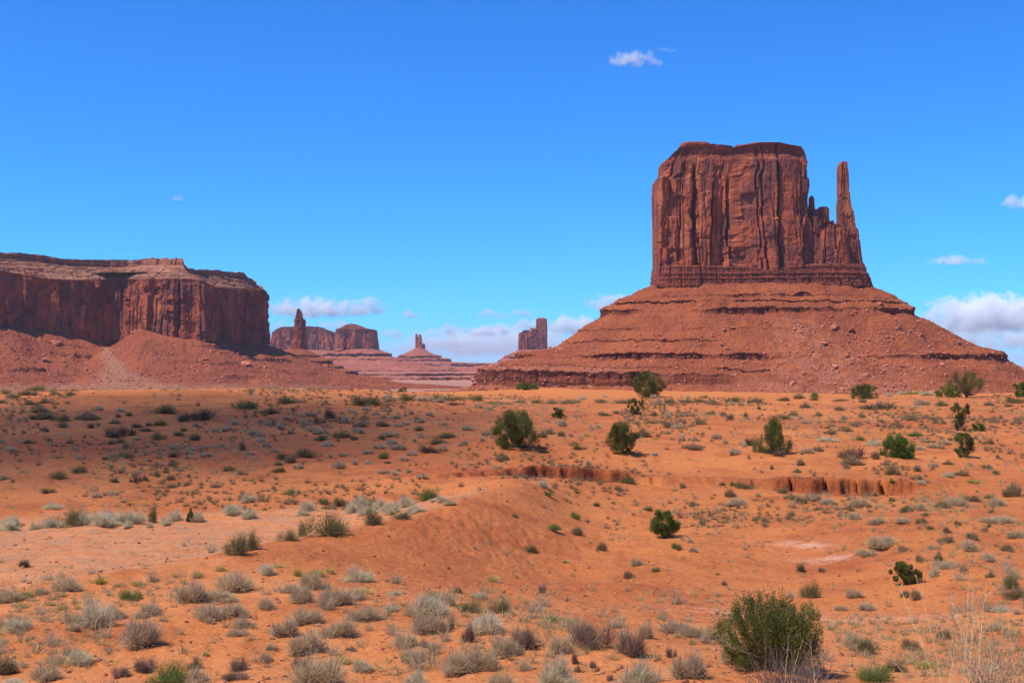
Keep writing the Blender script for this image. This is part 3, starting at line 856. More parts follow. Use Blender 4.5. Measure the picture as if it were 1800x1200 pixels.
    dj = dd+3*fbm(sx/10+0*dd, dd/30, o=3, seed=141)*np.clip(dd/20, 0, 1)+12*fbm(sx/60+0*dd, dd/200, o=3, seed=143)*np.clip(dd/60, 0, 1)
    tot = zf+36
    # profile as a fraction of the full drop
    fr = np.interp(dj, [-12, 0, 30, 70, 120, 170, 215, 330], [-.02, 0, .20, .45, .70, .86, .95, 1.06])
    drop = fr*tot[None]
    Xa, Ya = Xs[None]+mx[None]*(dd+4), Ys[None]+my[None]*(dd+4)
    inner = dd < 15
    bl = sst(0, 40, dd)
    Xa = (X[None]+nx[None]*dd)*(1-bl)+Xa*bl; Ya = (Y[None]+ny[None]*dd)*(1-bl)+Ya*bl
    pxa = 900+Xa/Ya*F
    for zc, hg, a0, a1 in ((14, 3, 80, 180), (9, 2.5, 280, 430), (30, 5, 90, 170), (34, 3.5, 300, 420), (52, 9, 400, 450), (24, 5, 440, 520), (60, 4, 20, 140), (44, 4, 430, 560)):
        u = drop-zc-1.5*fbm(sx/18+0*dd, 0*dd+zc, o=3, seed=151)
        mk = sst(a0-12, a0+12, pxa)*(1-sst(a1-12, a1+12, pxa))*np.clip(.8+.8*fbm(sx/35+0*dd, 0*dd+zc, o=3, seed=153), 0, 1.1)
        drop = drop+hg*mk*(.5*np.tanh(u/.35)-np.clip(u/(4.6*hg), -.5, .5))
    # rubble spurs and the grey debris fan
    spur = 9*np.exp(-((pxa-250)/26)**2)*np.exp(-((dd-10)/45)**2)+5*np.exp(-((pxa-40)/30)**2)*np.exp(-((dd-20)/50)**2)
    Za = zf[None]-drop+spur+(1.8*fbm(Xa/11, Ya/11, o=4, seed=161)+.8*fbm(Xa/2.6, Ya/2.6, o=3, seed=163))*np.clip(dd/10, .2, 1)
    rowa = HROW-Za/Ya*F
    fc = np.interp(rowa, [600, 620, 640, 665, 685], [180, 188, 200, 216, 240]); fw = np.interp(rowa, [598, 620, 650, 672, 690], [4, 10, 22, 60, 260])
    fan = np.exp(-(np.abs(pxa-fc-5*noise(rowa/6, pxa*0, seed=3))/fw)**3)*sst(596, 604, rowa)
    fan = np.maximum(fan, .85*sst(672, 682, rowa+4*fbm(pxa/25, rowa/9, o=3, seed=7))*(1-sst(540, 640, pxa)))
    Za = Za+1.5*fan*(rowa < 670)
    me = mesh_np('talus_slope', np.stack([Xa, Ya, Za], -1).reshape(-1, 3)-np.array(mesa.location), gridq(nd+1, n, True))
    add_attr(me, 'fan', np.clip(fan, 0, 1).ravel())
    obj('talus_slope', me, mat_talus('purple_rubble_slope', a=(.325, .088, .040), b=(.24, .063, .033), stone=(.46, .18, .11), fan=((.36, .155, .088), (.26, .105, .062)), sc=.8), mesa)
    return np.stack([Xa, Ya, Za], -1)
mesa_V = mesa_build()

# ------------------------------------------------------------------ far buttes
def far_butte(name, label, cat, D, blocks, skirt, nm=('cliff_block',), mat=None, tmat=None):
    e = empty(name, W(sum(skirt[0:2])/2, 650, D))
    tag(e, label, cat)
    for b, pn in zip(blocks, nm):
        rock_obj(pn, b if isinstance(b, list) else [b], mat or M_FCLIFF, e)
    L, Rr, row0, prof, dmax, kk, lgs, dep, sd = skirt
    V, Q, led, _ = apron(D, L, Rr, row0, prof, depth=dep, n=420, nd=110, dmax=dmax, k=kk, ledges=lgs, seed=sd, gully=.8)
    me = mesh_np('talus_slope', V-np.array(e.location), Q)
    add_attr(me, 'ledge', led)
    obj('talus_slope', me, tmat or M_FTALUS, e)
    return e
def same(*t): return (list(t),)*3
def ramp2(*t): return list(t)

D1 = 5600.; m1 = D1/F
far_butte('mesa', 'distant hazy mesa with a stepped top behind the thin rock tower', 'mesa', D1,
          [tower(D1, [(575, 480, 598), (590, 478, 600), (600, 475, 604), (619, 472, 608)], n=520, nz=90, p=3.4, depth=.55, seed=201, relief=22, k=3.2, cap=20, foot=10,
                 top=[(472, 588), (480, 583), (492, 577), (497, 575.5), (568, 575), (570, 577), (580, 580), (592, 584), (600, 589)])],
          (474, 606, 616, same((0, 0), (60, 26), (140, 60), (260, 80), (420, 100)), 430, 3, [(30, 8, one), (55, 8, one)], .6, 205))
D2 = 5000.; m2 = D2/F
far_butte('mesa', 'distant square mesa block with dark vertical walls and a low cone on top', 'mesa', D2,
          [[tower(D2, [(577, 592, 661), (590, 591, 663), (619, 590, 665)], n=620, nz=110, p=4.2, depth=.75, seed=211, relief=24, k=2.6, w1=20, w2=8, cap=14, foot=8, turn=.25,
                  top=[(588, 580), (600, 578), (660, 579), (666, 584)]),
            tower(D2, [(570, 611, 627), (571.5, 608, 631), (576, 600, 642), (581, 594, 660)], n=240, nz=30, p=2.4, depth=.8, seed=215, relief=5, k=2, foot=100, turn=.25)]],
          (590, 665, 614, same((0, 0), (50, 20), (110, 44), (200, 66), (330, 84)), 340, 2.6, [(24, 7, one), (42, 6, one)], .75, 219))
D3 = 2900.
far_butte('rock_tower', 'thin red rock tower with a shorter pinnacle at its shoulder, beside the shaded mesa', 'butte', D3,
          [tower(D3, [(542.5, 523.6, 526), (545.5, 523, 527.6), (547, 521.6, 528), (552, 521.4, 529.4), (555, 519.6, 529.6), (561, 519.4, 531), (563, 518.2, 531), (572, 517.5, 532.5), (580, 516.5, 533), (596, 516.2, 534), (600, 513.5, 534), (620, 512, 535)], n=260, nz=150, p=3, depth=.9, seed=221, relief=7.0, k=.5, foot=10, edge=.7),
           tower(D3, [(561.5, 533, 535.5), (564, 531.5, 536.5), (590, 530, 537.5), (620, 528, 540)], n=140, nz=80, p=2.8, depth=1.1, yoff=6, seed=223, relief=3, k=.7, edge=.6)],
          (511, 540, 613, (ramp2((0, 0), (30, 18), (80, 44), (150, 70), (300, 92)), ramp2((0, 0), (30, 18), (80, 44), (150, 70), (300, 92)), ramp2((0, 2), (28, 19), (60, 34), (120, 56), (190, 74), (330, 98))), 340, 1.6,
           [(18, 4, one), (32, 5, one), (44, 4, one), (58, 5, one), (76, 5, one)], .8, 229), nm=('tower_block', 'pinnacle'), mat=M_CLIFF, tmat=M_TALUS)
D4 = 6000.
far_butte('butte', 'small distant throne-shaped butte with twin pinnacles on a wide cone', 'butte', D4,
          [[tower(D4, [(587, 731, 732.5), (590, 730.6, 733.6), (600, 730.4, 736), (620, 729.5, 738)], n=120, nz=60, p=2.6, depth=1, seed=231, relief=6, k=1.6),
            tower(D4, [(587.5, 736.8, 739), (592, 735.8, 740.8), (604, 734, 742), (620, 732, 745)], n=140, nz=60, p=2.6, depth=1, yoff=-6, seed=233, relief=6, k=1.6),
            tower(D4, [(604, 743, 746.5), (606, 741, 747.4), (622, 738, 748.4)], n=120, nz=40, p=3, depth=1.1, seed=235, relief=5, k=1.6)]],
          (729, 748, 612, (ramp2((0, 0), (30, 20), (80, 42), (98, 46), (220, 62), (420, 70)), ramp2((0, 0), (30, 20), (80, 42), (200, 62), (420, 74)), ramp2((0, 6), (20, 22), (60, 40), (85, 46), (122, 52), (128, 72), (420, 80))), 430, 2.4,
           [(44, 7, one), (60, 6, one)], .8, 239), nm=('pinnacles',))
D5 = 5200.
far_butte('butte', 'distant castle-like butte with one tall tower at its right end', 'butte', D5,
          [[tower(D5, [(580, 916, 948), (586, 912, 948), (600, 911.4, 949), (622, 911, 950)], n=320, nz=70, p=3.4, depth=.5, seed=241, relief=14, k=1.5, w2=10,
                  top=[(910, 587), (914, 584), (917, 580.5), (922, 580.5), (926, 584), (931, 583.5), (937, 578.5), (944, 577), (950, 578)]),
            tower(D5, [(559, 945, 958), (561, 943, 961), (577, 942.4, 961.4), (600, 942.2, 962), (622, 941.5, 963.5)], n=220, nz=110, p=3, depth=.9, yoff=0, seed=243, relief=8, k=1.5)]],
          (910.5, 964, 615, (ramp2((0, 0), (20, 12), (48, 26), (70, 33), (74, 44), (110, 60), (240, 78), (420, 90)), ramp2((0, 0), (20, 12), (60, 30), (130, 56), (240, 78), (420, 90)), ramp2((0, 0), (20, 12), (60, 30), (130, 56), (240, 78), (420, 90))), 430, 2.2,
           [(16, 3, one), (30, 6, one), (50, 5, one)], .6, 249), nm=('castle_block',))

# low terraces across the valley floor
def terrace(label, D, L, Rr, row_top, dep, prof, lgs, kk, sd, mat):
    m = D/F
    V, Q, led, _ = apron(D, L, Rr, row_top, prof, depth=dep, n=640, nd=120, dmax=prof[1][-1][0], k=kk, ledges=lgs, seed=sd, gully=1.6, p=3)
    # flat top
    n = 640
    r0 = V[:n].copy(); cen = r0.mean(0)
    rings = [V]; qs = [Q]; prev = 0; cnt = len(V)
    for w in (.9, .5, .05):
        rg = r0.copy(); rg[:, :2] = cen[:2]+(r0[:, :2]-cen[:2])*w; rg[:, 2] = r0[:, 2].mean()+kk*.4
        rings.append(rg); a = np.arange(n); b = (a+1) % n
        qs.append(np.stack([prev+b, prev+a, cnt+a, cnt+b], -1)); prev = cnt; cnt += n
    me = mesh_np('rock_terrace', np.concatenate(rings), np.concatenate(qs))
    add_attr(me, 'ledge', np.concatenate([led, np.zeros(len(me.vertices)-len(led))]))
    o = obj('rock_terrace', me, mat)
    return tag(o, label, 'plateau')
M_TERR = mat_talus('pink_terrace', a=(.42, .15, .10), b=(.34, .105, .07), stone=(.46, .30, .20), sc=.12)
terrace('far pinkish plateau with a banded edge under the throne-shaped butte', 7400, 560, 1250, 640.5, .30, same((0, 0), (30, 14), (120, 24), (150, 40), (330, 52), (600, 62)), [(8, 8, one), (32, 9, one)], 3.5, 301, M_TERR)
terrace('nearer low pink terrace with dark ledges between left mesa and huge butte', 3900, 590, 1200, 655, .35, same((0, 0), (14, 8), (90, 12), (105, 20), (220, 25), (320, 34)), [(5, 4, one), (16, 5, one)], 1.8, 307, M_TERR)
# ------------------------------------------------------------------ boulders and rubble
def ico(sub):
    t = (1+5**.5)/2
    V = [(-1,t,0),(1,t,0),(-1,-t,0),(1,-t,0),(0,-1,t),(0,1,t),(0,-1,-t),(0,1,-t),(t,0,-1),(t,0,1),(-t,0,-1),(-t,0,1)]
    Fc = [(0,11,5),(0,5,1),(0,1,7),(0,7,10),(0,10,11),(1,5,9),(5,11,4),(11,10,2),(10,7,6),(7,1,8),(3,9,4),(3,4,2),(3,2,6),(3,6,8),(3,8,9),(4,9,5),(2,4,11),(6,2,10),(8,6,7),(9,8,1)]
    V = [np.array(v)/np.linalg.norm(v) for v in V]
    for _ in range(sub):
        cache, nf = {}, []
        def mid(a, b):
            kx = (min(a, b), max(a, b))
            if kx not in cache:
                v = V[a]+V[b]; V.append(v/np.linalg.norm(v)); cache[kx] = len(V)-1
            return cache[kx]
        for a, b, c in Fc:
            ab, bc, ca = mid(a, b), mid(b, c), mid(c, a)
            nf += [(a, ab, ca), (b, bc, ab), (c, ca, bc), (ab, bc, ca)]
        Fc = nf
    return np.array(V), np.array(Fc)

def rock_shape(seed, sub=2, flat=.75):
    V, T = ico(sub)
    rg = np.random.default_rng(seed)
    V = V.copy()
    for _ in range(9):                       # split faces: planes shave the ball into a block
        n = rg.normal(size=3); n /= np.linalg.norm(n)
        c = rg.uniform(.45, .85)
        h = V@n
        V = V-np.outer(np.clip(h-c, 0, None), n)
    V = V*np.array([1, rg.uniform(.6, 1), flat*rg.uniform(.6, 1)])
    V += .05*fbm(V[:, 0]*3+seed, V[:, 1]*3, V[:, 2]*3, 2, seed)[:, None]*V
    return V, T

def mat_boulder():
    m = NT('fallen_sandstone')
    r = m.objrand()
    p = m.pos((.4, .4, .4), 'obj')
    n1 = m.noise(p, 3, 5, .65)
    n2 = m.noise(m.pos(), .2, 4, .6)
    col = m.mix(m.ramp(r, 0, 1), (.47, .165, .098), (.33, .095, .056))
    col = m.mix(m.ramp(n1, .45, .65, 0, .7), col, (.26, .075, .05))
    col = m.mix(m.ramp(n2, .5, .62, 0, .5), col, (.58, .26, .165))
    return m.diffuse(col, m.bump(n1, .5, .5), .92, .1)
M_BOULDER = mat_boulder()
rshapes = []
for k in range(7):
    V, T = rock_shape(400+k)
    rshapes.append(mesh_np('boulder', V, tris=T)); rshapes[-1].materials.append(M_BOULDER)
low = [rock_shape(500+k, 1, .8) for k in range(6)]

def slope_points(A, n, seed, wfn):
    """random points on a talus grid A[rows, cols, 3], weighted, facing the camera side"""
    rg = np.random.default_rng(seed)
    a = A[1:-1, :-1]; b = A[2:, :-1]; c = A[1:-1, 1:]
    area = np.linalg.norm(np.cross(b-a, c-a), axis=-1)
    px = 900+a[..., 0]/a[..., 1]*F; row = HROW-a[..., 2]/a[..., 1]*F
    w = area*wfn(px, row)*(row < 700)*(px > -30)*(px < 1830)
    w = w.ravel()/w.sum()
    i = rg.choice(len(w), n, p=w)
    return a.reshape(-1, 3)[i]+(b-a).reshape(-1, 3)[i]*rg.random((n, 1))+(c-a).reshape(-1, 3)[i]*rg.random((n, 1))

def rubble(name, label, pts, sizes, mat, seed):
    rg = np.random.default_rng(seed)
    Vs, Ts, off = [], [], 0
    for p, s in zip(pts, sizes):
        V, T = low[rg.integers(len(low))]
        a = rg.uniform(0, 6.28); ca, sa = math.cos(a), math.sin(a)
        q = V*s
        q = np.stack([q[:, 0]*ca-q[:, 1]*sa, q[:, 0]*sa+q[:, 1]*ca, q[:, 2]], -1)+p+[0, 0, .2*s]
        Vs.append(q); Ts.append(T+off); off += len(V)
    o = obj(name, mesh_np(name, np.concatenate(Vs), tris=np.concatenate(Ts)), mat)
    return tag(o, label, 'rubble', None, 'stuff')

def place_boulder(p, s, label, group, rg):
    o = bpy.data.objects.new('boulder', rshapes[rg.integers(len(rshapes))])
    C.objects.link(o)
    o.location = (p[0], p[1], p[2]+.15*s)
    o.rotation_euler = (rg.uniform(-.4, .4), rg.uniform(-.4, .4), rg.uniform(0, 6.28))
    o.scale = (s*rg.uniform(.9, 1.3), s, s*rg.uniform(.8, 1.1))
    return tag(o, label, 'boulder', group)

rgb = np.random.default_rng(77)
wm = lambda px, row: (.22+1.5*sst(1330, 1440, px)*(1-sst(1560, 1700, px))*sst(545, 585, row)+.9*(1-sst(1000, 1150, px))*sst(620, 640, row)+.35*sst(560, 590, row))*sst(515, 545, row)
pts = slope_points(mit_V, 188, 71, wm)
for p in pts:
    s = 1.8+3.2*rgb.random()**2.2
    place_boulder(p, s, 'reddish fallen boulder on the rubble slope of the huge mitten-shaped butte', 'boulders on the slope of the huge butte', rgb)
def slope_hit(A, px, row):
    r = HROW-A[..., 2]/A[..., 1]*F; x = 900+A[..., 0]/A[..., 1]*F
    dd = (r-row)**2+(x-px)**2+((A[..., 1]-A[..., 1].min())*.002)
    return A.reshape(-1, 3)[int(np.argmin(dd))]
for px, row, s, lab in ((1467, 576, 6.2, 'largest brown boulder high on the butte slope, below the thin spire'),
                        (1496, 582, 4.4, 'pale rounded boulder just right of the largest brown boulder on the butte slope'),
                        (1618, 590, 4.6, 'wide flat pale boulder by the right skyline of the butte slope'),
                        (1578, 578, 4.0, 'tilted dark slab boulder on the right of the butte slope above the right ledge'),
                        (1487, 626, 4.4, 'pale wedge boulder in the middle of the rubble chute under the spire'),
                        (1433, 648, 5.4, 'dark upright boulder low in the rubble chute of the huge butte'),
                        (1392, 676, 4.4, 'flat orange slab lying at the very foot of the huge butte'),
                        (1165, 600, 5.0, 'dark jutting boulder on the left half of the butte slope'),
                        (1205, 598, 3.6, 'squarish boulder right of the dark jutting one on the left half of the butte slope')):
    place_boulder(slope_hit(mit_V, px, row), s, lab, None, rgb)
pts = slope_points(mit_V, 13000, 73, lambda px, row: .15+wm(px, row))
rubble('rubble', 'small loose stones strewn over the rubble slope of the huge butte', pts, .5+1.8*rgb.random(len(pts))**3.0, M_BOULDER, 74)
wl_ = lambda px, row: (.35+np.exp(-((px-80)/90)**2)+.7*np.exp(-((px-300)/70)**2)+.5*np.exp(-((px-480)/60)**2))*sst(598, 620, row)*(1-.95*np.exp(-((px-205)/25)**2))*(1-sst(655, 680, row))
pts = slope_points(mesa_V, 96, 75, wl_)
for p in pts:
    place_boulder(p, 2.1+3.4*rgb.random()**2.2, 'purplish red fallen boulder on the rubble slope of the long left mesa', 'boulders on the slope of the left mesa', rgb)
for px, row, s, lab in ((82, 634, 7.0, 'broad pale slab boulder at the left on the mesa slope'), (98, 606, 9.5, 'big dark rock knob near the top left of the mesa slope'),
                        (432, 640, 9.0, 'blocky dark outcrop boulder low on the right end of the mesa slope'), (235, 584, 5.5, 'boulder perched on top of the rubble spur under the mesa wall'),
                        (362, 632, 4.4, 'pale flat boulder right of the middle of the mesa slope')):
    place_boulder(slope_hit(mesa_V, px, row), s, lab, None, rgb)
pts = slope_points(mesa_V, 5200, 76, lambda px, row: .2+wl_(px, row))
rubble('rubble', 'small loose stones strewn over the rubble slope of the left mesa', pts, .7+2.0*rgb.random(len(pts))**2.5, M_BOULDER, 78)

# ------------------------------------------------------------------ plants: shapes
def blades(base, d, length, width, bend, rg, seg=2):
    """thin strips: base points, unit directions, lengths -> verts, quads"""
    n = len(base)
    side = np.cross(d, rg.normal(size=(n, 3))); side /= np.linalg.norm(side, axis=1)[:, None]+1e-9
    up = np.array([0, 0, 1.])
    V, t = [], np.linspace(0, 1, seg+1)
    for k in range(seg+1):
        c = base+d*(length*t[k])[:, None]+(bend*length*t[k]**2)[:, None]*up
        w = (width*(1-.75*t[k]))[:, None]*.5
        V += [c-side*w, c+side*w]
    V = np.stack(V, 1)                        # n, 2(seg+1), 3
    m = 2*(seg+1)
    q = np.array([[2*k, 2*k+1, 2*k+3, 2*k+2] for k in range(seg)])
    Q = (np.arange(n)*m)[:, None, None]+q[None]
    tip = np.repeat(np.repeat(t, 2)[None], n, 0)
    return V.reshape(-1, 3), Q.reshape(-1, 4), tip.ravel()

def dirs(n, rg, lo=.02, hi=1.0):
    z = rg.uniform(lo, hi, n); a = rg.uniform(0, 2*math.pi, n)
    r = np.sqrt(np.clip(1-z*z, 0, 1))
    return np.stack([r*np.cos(a), r*np.sin(a), z], -1)

def shrub_mesh(name, seed, n, w, leaf=0.0, sparse=1.0, lean=0.0, tips=0.5, nleaf=0, lw=.03):
    """dome of fine twigs, unit width 1 and height 1, uneven outline; optional tiny leaves"""
    rg = np.random.default_rng(seed)
    lobes = rg.integers(5, 11)
    lc = np.stack([rg.uniform(-.34, .34, lobes), rg.uniform(-.30, .30, lobes), rg.uniform(0, .05, lobes)], -1)
    lr = rg.uniform(.17, .34, lobes); lh = rg.uniform(.38, 1.0, lobes); lh[0] = 1.0; lc[0] *= .4
    k = rg.integers(0, lobes, n)
    d = dirs(n, rg, .04, 1.0)
    st = rg.uniform(0.0, .62, n)
    rad = np.stack([lr[k], lr[k], lh[k]], -1)
    end = lc[k]+d*rad*(rg.uniform(.72, 1.08, n)**1.0)[:, None]
    beg = lc[k]+d*rad*st[:, None]*.9+rg.normal(size=(n, 3))*.035
    beg[:, 2] = np.clip(beg[:, 2]+.12*rg.random(n), 0, None)
    v = end-beg+rg.normal(size=(n, 3))*.07
    L = np.linalg.norm(v, axis=1); v /= L[:, None]
    V, Q, tip = blades(beg, v, L, w*rg.uniform(.6, 1.4, n), rg.uniform(-.05, .25, n), rg)
    var = np.repeat(rg.random(n), 6)
    lf = np.zeros(len(V))
    if nleaf:
        kk = rg.integers(0, lobes, nleaf)
        dd = dirs(nleaf, rg, .05, 1.0)
        pos = lc[kk]+dd*np.stack([lr[kk], lr[kk], lh[kk]], -1)*(rg.uniform(.55, 1.04, nleaf)**.7)[:, None]
        vd = dd+rg.normal(size=(nleaf, 3))*.6+[0, 0, .5]; vd /= np.linalg.norm(vd, axis=1)[:, None]
        V2, Q2, t2 = blades(pos, vd, lw*2.2*rg.uniform(.6, 1.4, nleaf), lw*rg.uniform(.6, 1.3, nleaf), np.zeros(nleaf), rg, 1)
        Q = np.concatenate([Q, Q2+len(V)]); V = np.concatenate([V, V2]); tip = np.concatenate([tip, t2*0+.8])
        var = np.concatenate([var, np.repeat(rg.random(nleaf), 4)]); lf = np.concatenate([lf, np.ones(len(V2))])
    me = mesh_np(name, V, Q)
    add_attr(me, 'tip', tip); add_attr(me, 'var', var); add_attr(me, 'leaf', lf)
    return me

def tuft_arrays(seed, n, w, spread=.55):
    rg = np.random.default_rng(seed)
    d = dirs(n, rg, spread*.5, 1.0)
    b = np.stack([rg.normal(size=n)*.10, rg.normal(size=n)*.10, np.zeros(n)], -1)
    L = rg.uniform(.45, 1.0, n)
    d2 = d*[.55, .55, 1.0]
    V, Q, tip = blades(b, d2, L, w*rg.uniform(.6, 1.3, n), -rg.uniform(.0, .25, n), rg)
    return V, Q, tip, np.repeat(rg.random(n), 6)

def tuft_mesh(name, seed, n, w):
    V, Q, tip, var = tuft_arrays(seed, n, w)
    me = mesh_np(name, V, Q)
    add_attr(me, 'tip', tip); add_attr(me, 'var', var); add_attr(me, 'leaf', np.zeros(len(V)))
    return me

def tube(path, rad, sides=6):
    path = np.asarray(path, float); rad = np.asarray(rad, float)
    t = np.gradient(path, axis=0); t /= np.linalg.norm(t, axis=1)[:, None]+1e-9
    u = np.cross(t, [0.31, .17, .93]); u /= np.linalg.norm(u, axis=1)[:, None]+1e-9
    v = np.cross(t, u)
    a = np.linspace(0, 2*math.pi, sides, endpoint=False)
    V = path[:, None]+rad[:, None, None]*(np.cos(a)[None, :, None]*u[:, None]+np.sin(a)[None, :, None]*v[:, None])
    return V.reshape(-1, 3), gridq(len(path), sides, True)

def merge(lst):
    Vs, Qs, off = [], [], 0
    for V, Q in lst:
        Vs.append(V); Qs.append(Q+off); off += len(V)
    return np.concatenate(Vs), np.concatenate(Qs)

def mat_shrub(name, twig, tipc, leafc=None, var=.52, trans=.25):
    m = NT(name)
    a = m.attr('var'); t = m.attr('tip'); r = m.objrand()
    dk = tuple(c*(1-var) for c in twig); lt = tuple(min(1, c*(1+var)) for c in twig)
    col = m.mix(a, dk, lt)
    col = m.mix(m.ramp(t, .35, 1.0), col, m.mix(a, tipc, tuple(c*.75 for c in tipc)))
    if leafc is not None:
        lc = m.mix(a, tuple(c*.6 for c in leafc), tuple(c*1.35 for c in leafc))
        col = m.mix(m.attr('leaf'), col, lc)
    col = m.mix(m.math('MULTIPLY', r, .45), col, tuple(c*.72 for c in twig))
    return m.leafy(col, trans)

KIND = {
    's': ('sagebrush', 'sagebrush', mat_shrub('grey_sage', (.53, .385, .25), (.80, .59, .31), trans=.45)),
    'm': ('sagebrush', 'sagebrush', mat_shrub('dark_sage', (.35, .23, .125), (.50, .35, .16), (.26, .21, .075), trans=.45)),
    'p': ('rabbitbrush', 'shrub', mat_shrub('pale_rabbitbrush', (.66, .54, .35), (.78, .67, .42), (.56, .53, .31), trans=.45)),
    'g': ('olive_shrub', 'shrub', mat_shrub('olive_shrub', (.23, .17, .095), (.28, .23, .085), (.19, .18, .05), trans=.35)),
    'e': ('green_shrub', 'shrub', mat_shrub('green_shrub', (.20, .20, .08), (.22, .26, .06), (.15, .235, .035), trans=.35)),
    'd': ('dark_brush', 'brush', mat_shrub('dark_brush', (.20, .12, .08), (.26, .16, .09))),
    'D': ('dead_brush', 'brush', mat_shrub('dead_brush', (.29, .175, .125), (.38, .24, .165))),
    'y': ('grass_tuft', 'grass tuft', mat_shrub('straw_grass', (.58, .40, .15), (.78, .57, .22), trans=.45)),
    'Y': ('grass_tuft', 'grass tuft', mat_shrub('green_grass', (.42, .35, .08), (.56, .48, .10), trans=.45)),
    'u': ('twig_bush', 'bush', mat_shrub('upright_twigs', (.25, .20, .09), (.28, .25, .085), (.18, .20, .05), trans=.35)),
}
MESH = {}
def variants(code, near):
    key = (code, near)
    if key in MESH: return MESH[key]
    nm, _, mat = KIND[code]
    out = []
    for k in range(4 if near else 3):
        sd = 1000+hash_code(code)*50+k+(25 if near else 0)
        if code in 's': me = shrub_mesh(nm, sd, 1900 if near else 800, .0135 if near else .025)
        elif code == 'm': me = shrub_mesh(nm, sd, 1700 if near else 700, .0135 if near else .026, nleaf=700 if near else 360, lw=.016 if near else .022)
        elif code == 'p': me = shrub_mesh(nm, sd, 1900 if near else 800, .0135 if near else .025, nleaf=500 if near else 220, lw=.013 if near else .022)
        elif code in 'ge': me = shrub_mesh(nm, sd, 900 if near else 400, .009 if near else .018, nleaf=2600 if near else 1100, lw=.016 if near else .025)
        elif code in 'dD': me = shrub_mesh(nm, sd, 1700 if near else 700, .010 if near else .017)
        elif code in 'yY': me = tuft_mesh(nm, sd, 700 if near else 300, .022 if near else .035)
        else: me = shrub_mesh(nm, sd, 600 if near else 300, .012 if near else .02, nleaf=1000 if near else 500, lw=.015 if near else .024)
        me.materials.append(mat); out.append(me)
    MESH[key] = out
    return out
def hash_code(c): return {'s': 1, 'm': 2, 'p': 3, 'g': 4, 'e': 5, 'd': 6, 'D': 7, 'y': 8, 'Y': 9, 'u': 10}[c]
# ------------------------------------------------------------------ junipers
def mat_juniper(name, dark, light):
    m = NT(name)
    a = m.attr('var'); r = m.objrand()
    col = m.mix(a, dark, light)
    col = m.mix(m.ramp(m.attr('dry'), .0, 1.0), col, (.17, .115, .06))
    return m.leafy(col, .35)
M_JUN = mat_juniper('juniper_leaves', (.045, .058, .016), (.25, .255, .065))
M_JUNG = mat_juniper('juniper_leaves_bright', (.055, .090, .02), (.21, .275, .055))
def mat_bark():
    m = NT('juniper_bark')
    n = m.noise(m.pos((9, 9, 2.0)), 3, 5, .65)
    return m.diffuse(m.mix(m.ramp(n, .35, .65), (.23, .15, .105), (.11, .07, .05)), m.bump(n, .6, .03), .9, .1)
M_BARK = mat_bark()

def crown_radius(shape, z):
    if shape == 'round': return np.sqrt(np.clip(1-((z-.46)/.56)**2, .02, 1))
    if shape == 'dome': return np.clip(1-z**3.2, 0, 1)**.6
    if shape == 'cone': return np.clip((1.04-z), 0, 1)**.62*np.clip(.7+z*2, 0, 1)
    if shape == 'egg': return np.sqrt(np.clip(1-((z-.50)/.53)**2, .02, 1))*np.where(z < .15, .75, 1)
    if shape == 'parasol': return np.where(z > .34, np.sqrt(np.clip(1-((z-.55)/.47)**2, .02, 1)), .0)
    if shape == 'gaunt': return np.where(z > .5, np.sqrt(np.clip(1-((z-.78)/.26)**2, .05, 1)), .55+.15*np.sin(z*20))
    return np.sqrt(np.clip(1-((z-.5)/.55)**2, .02, 1))

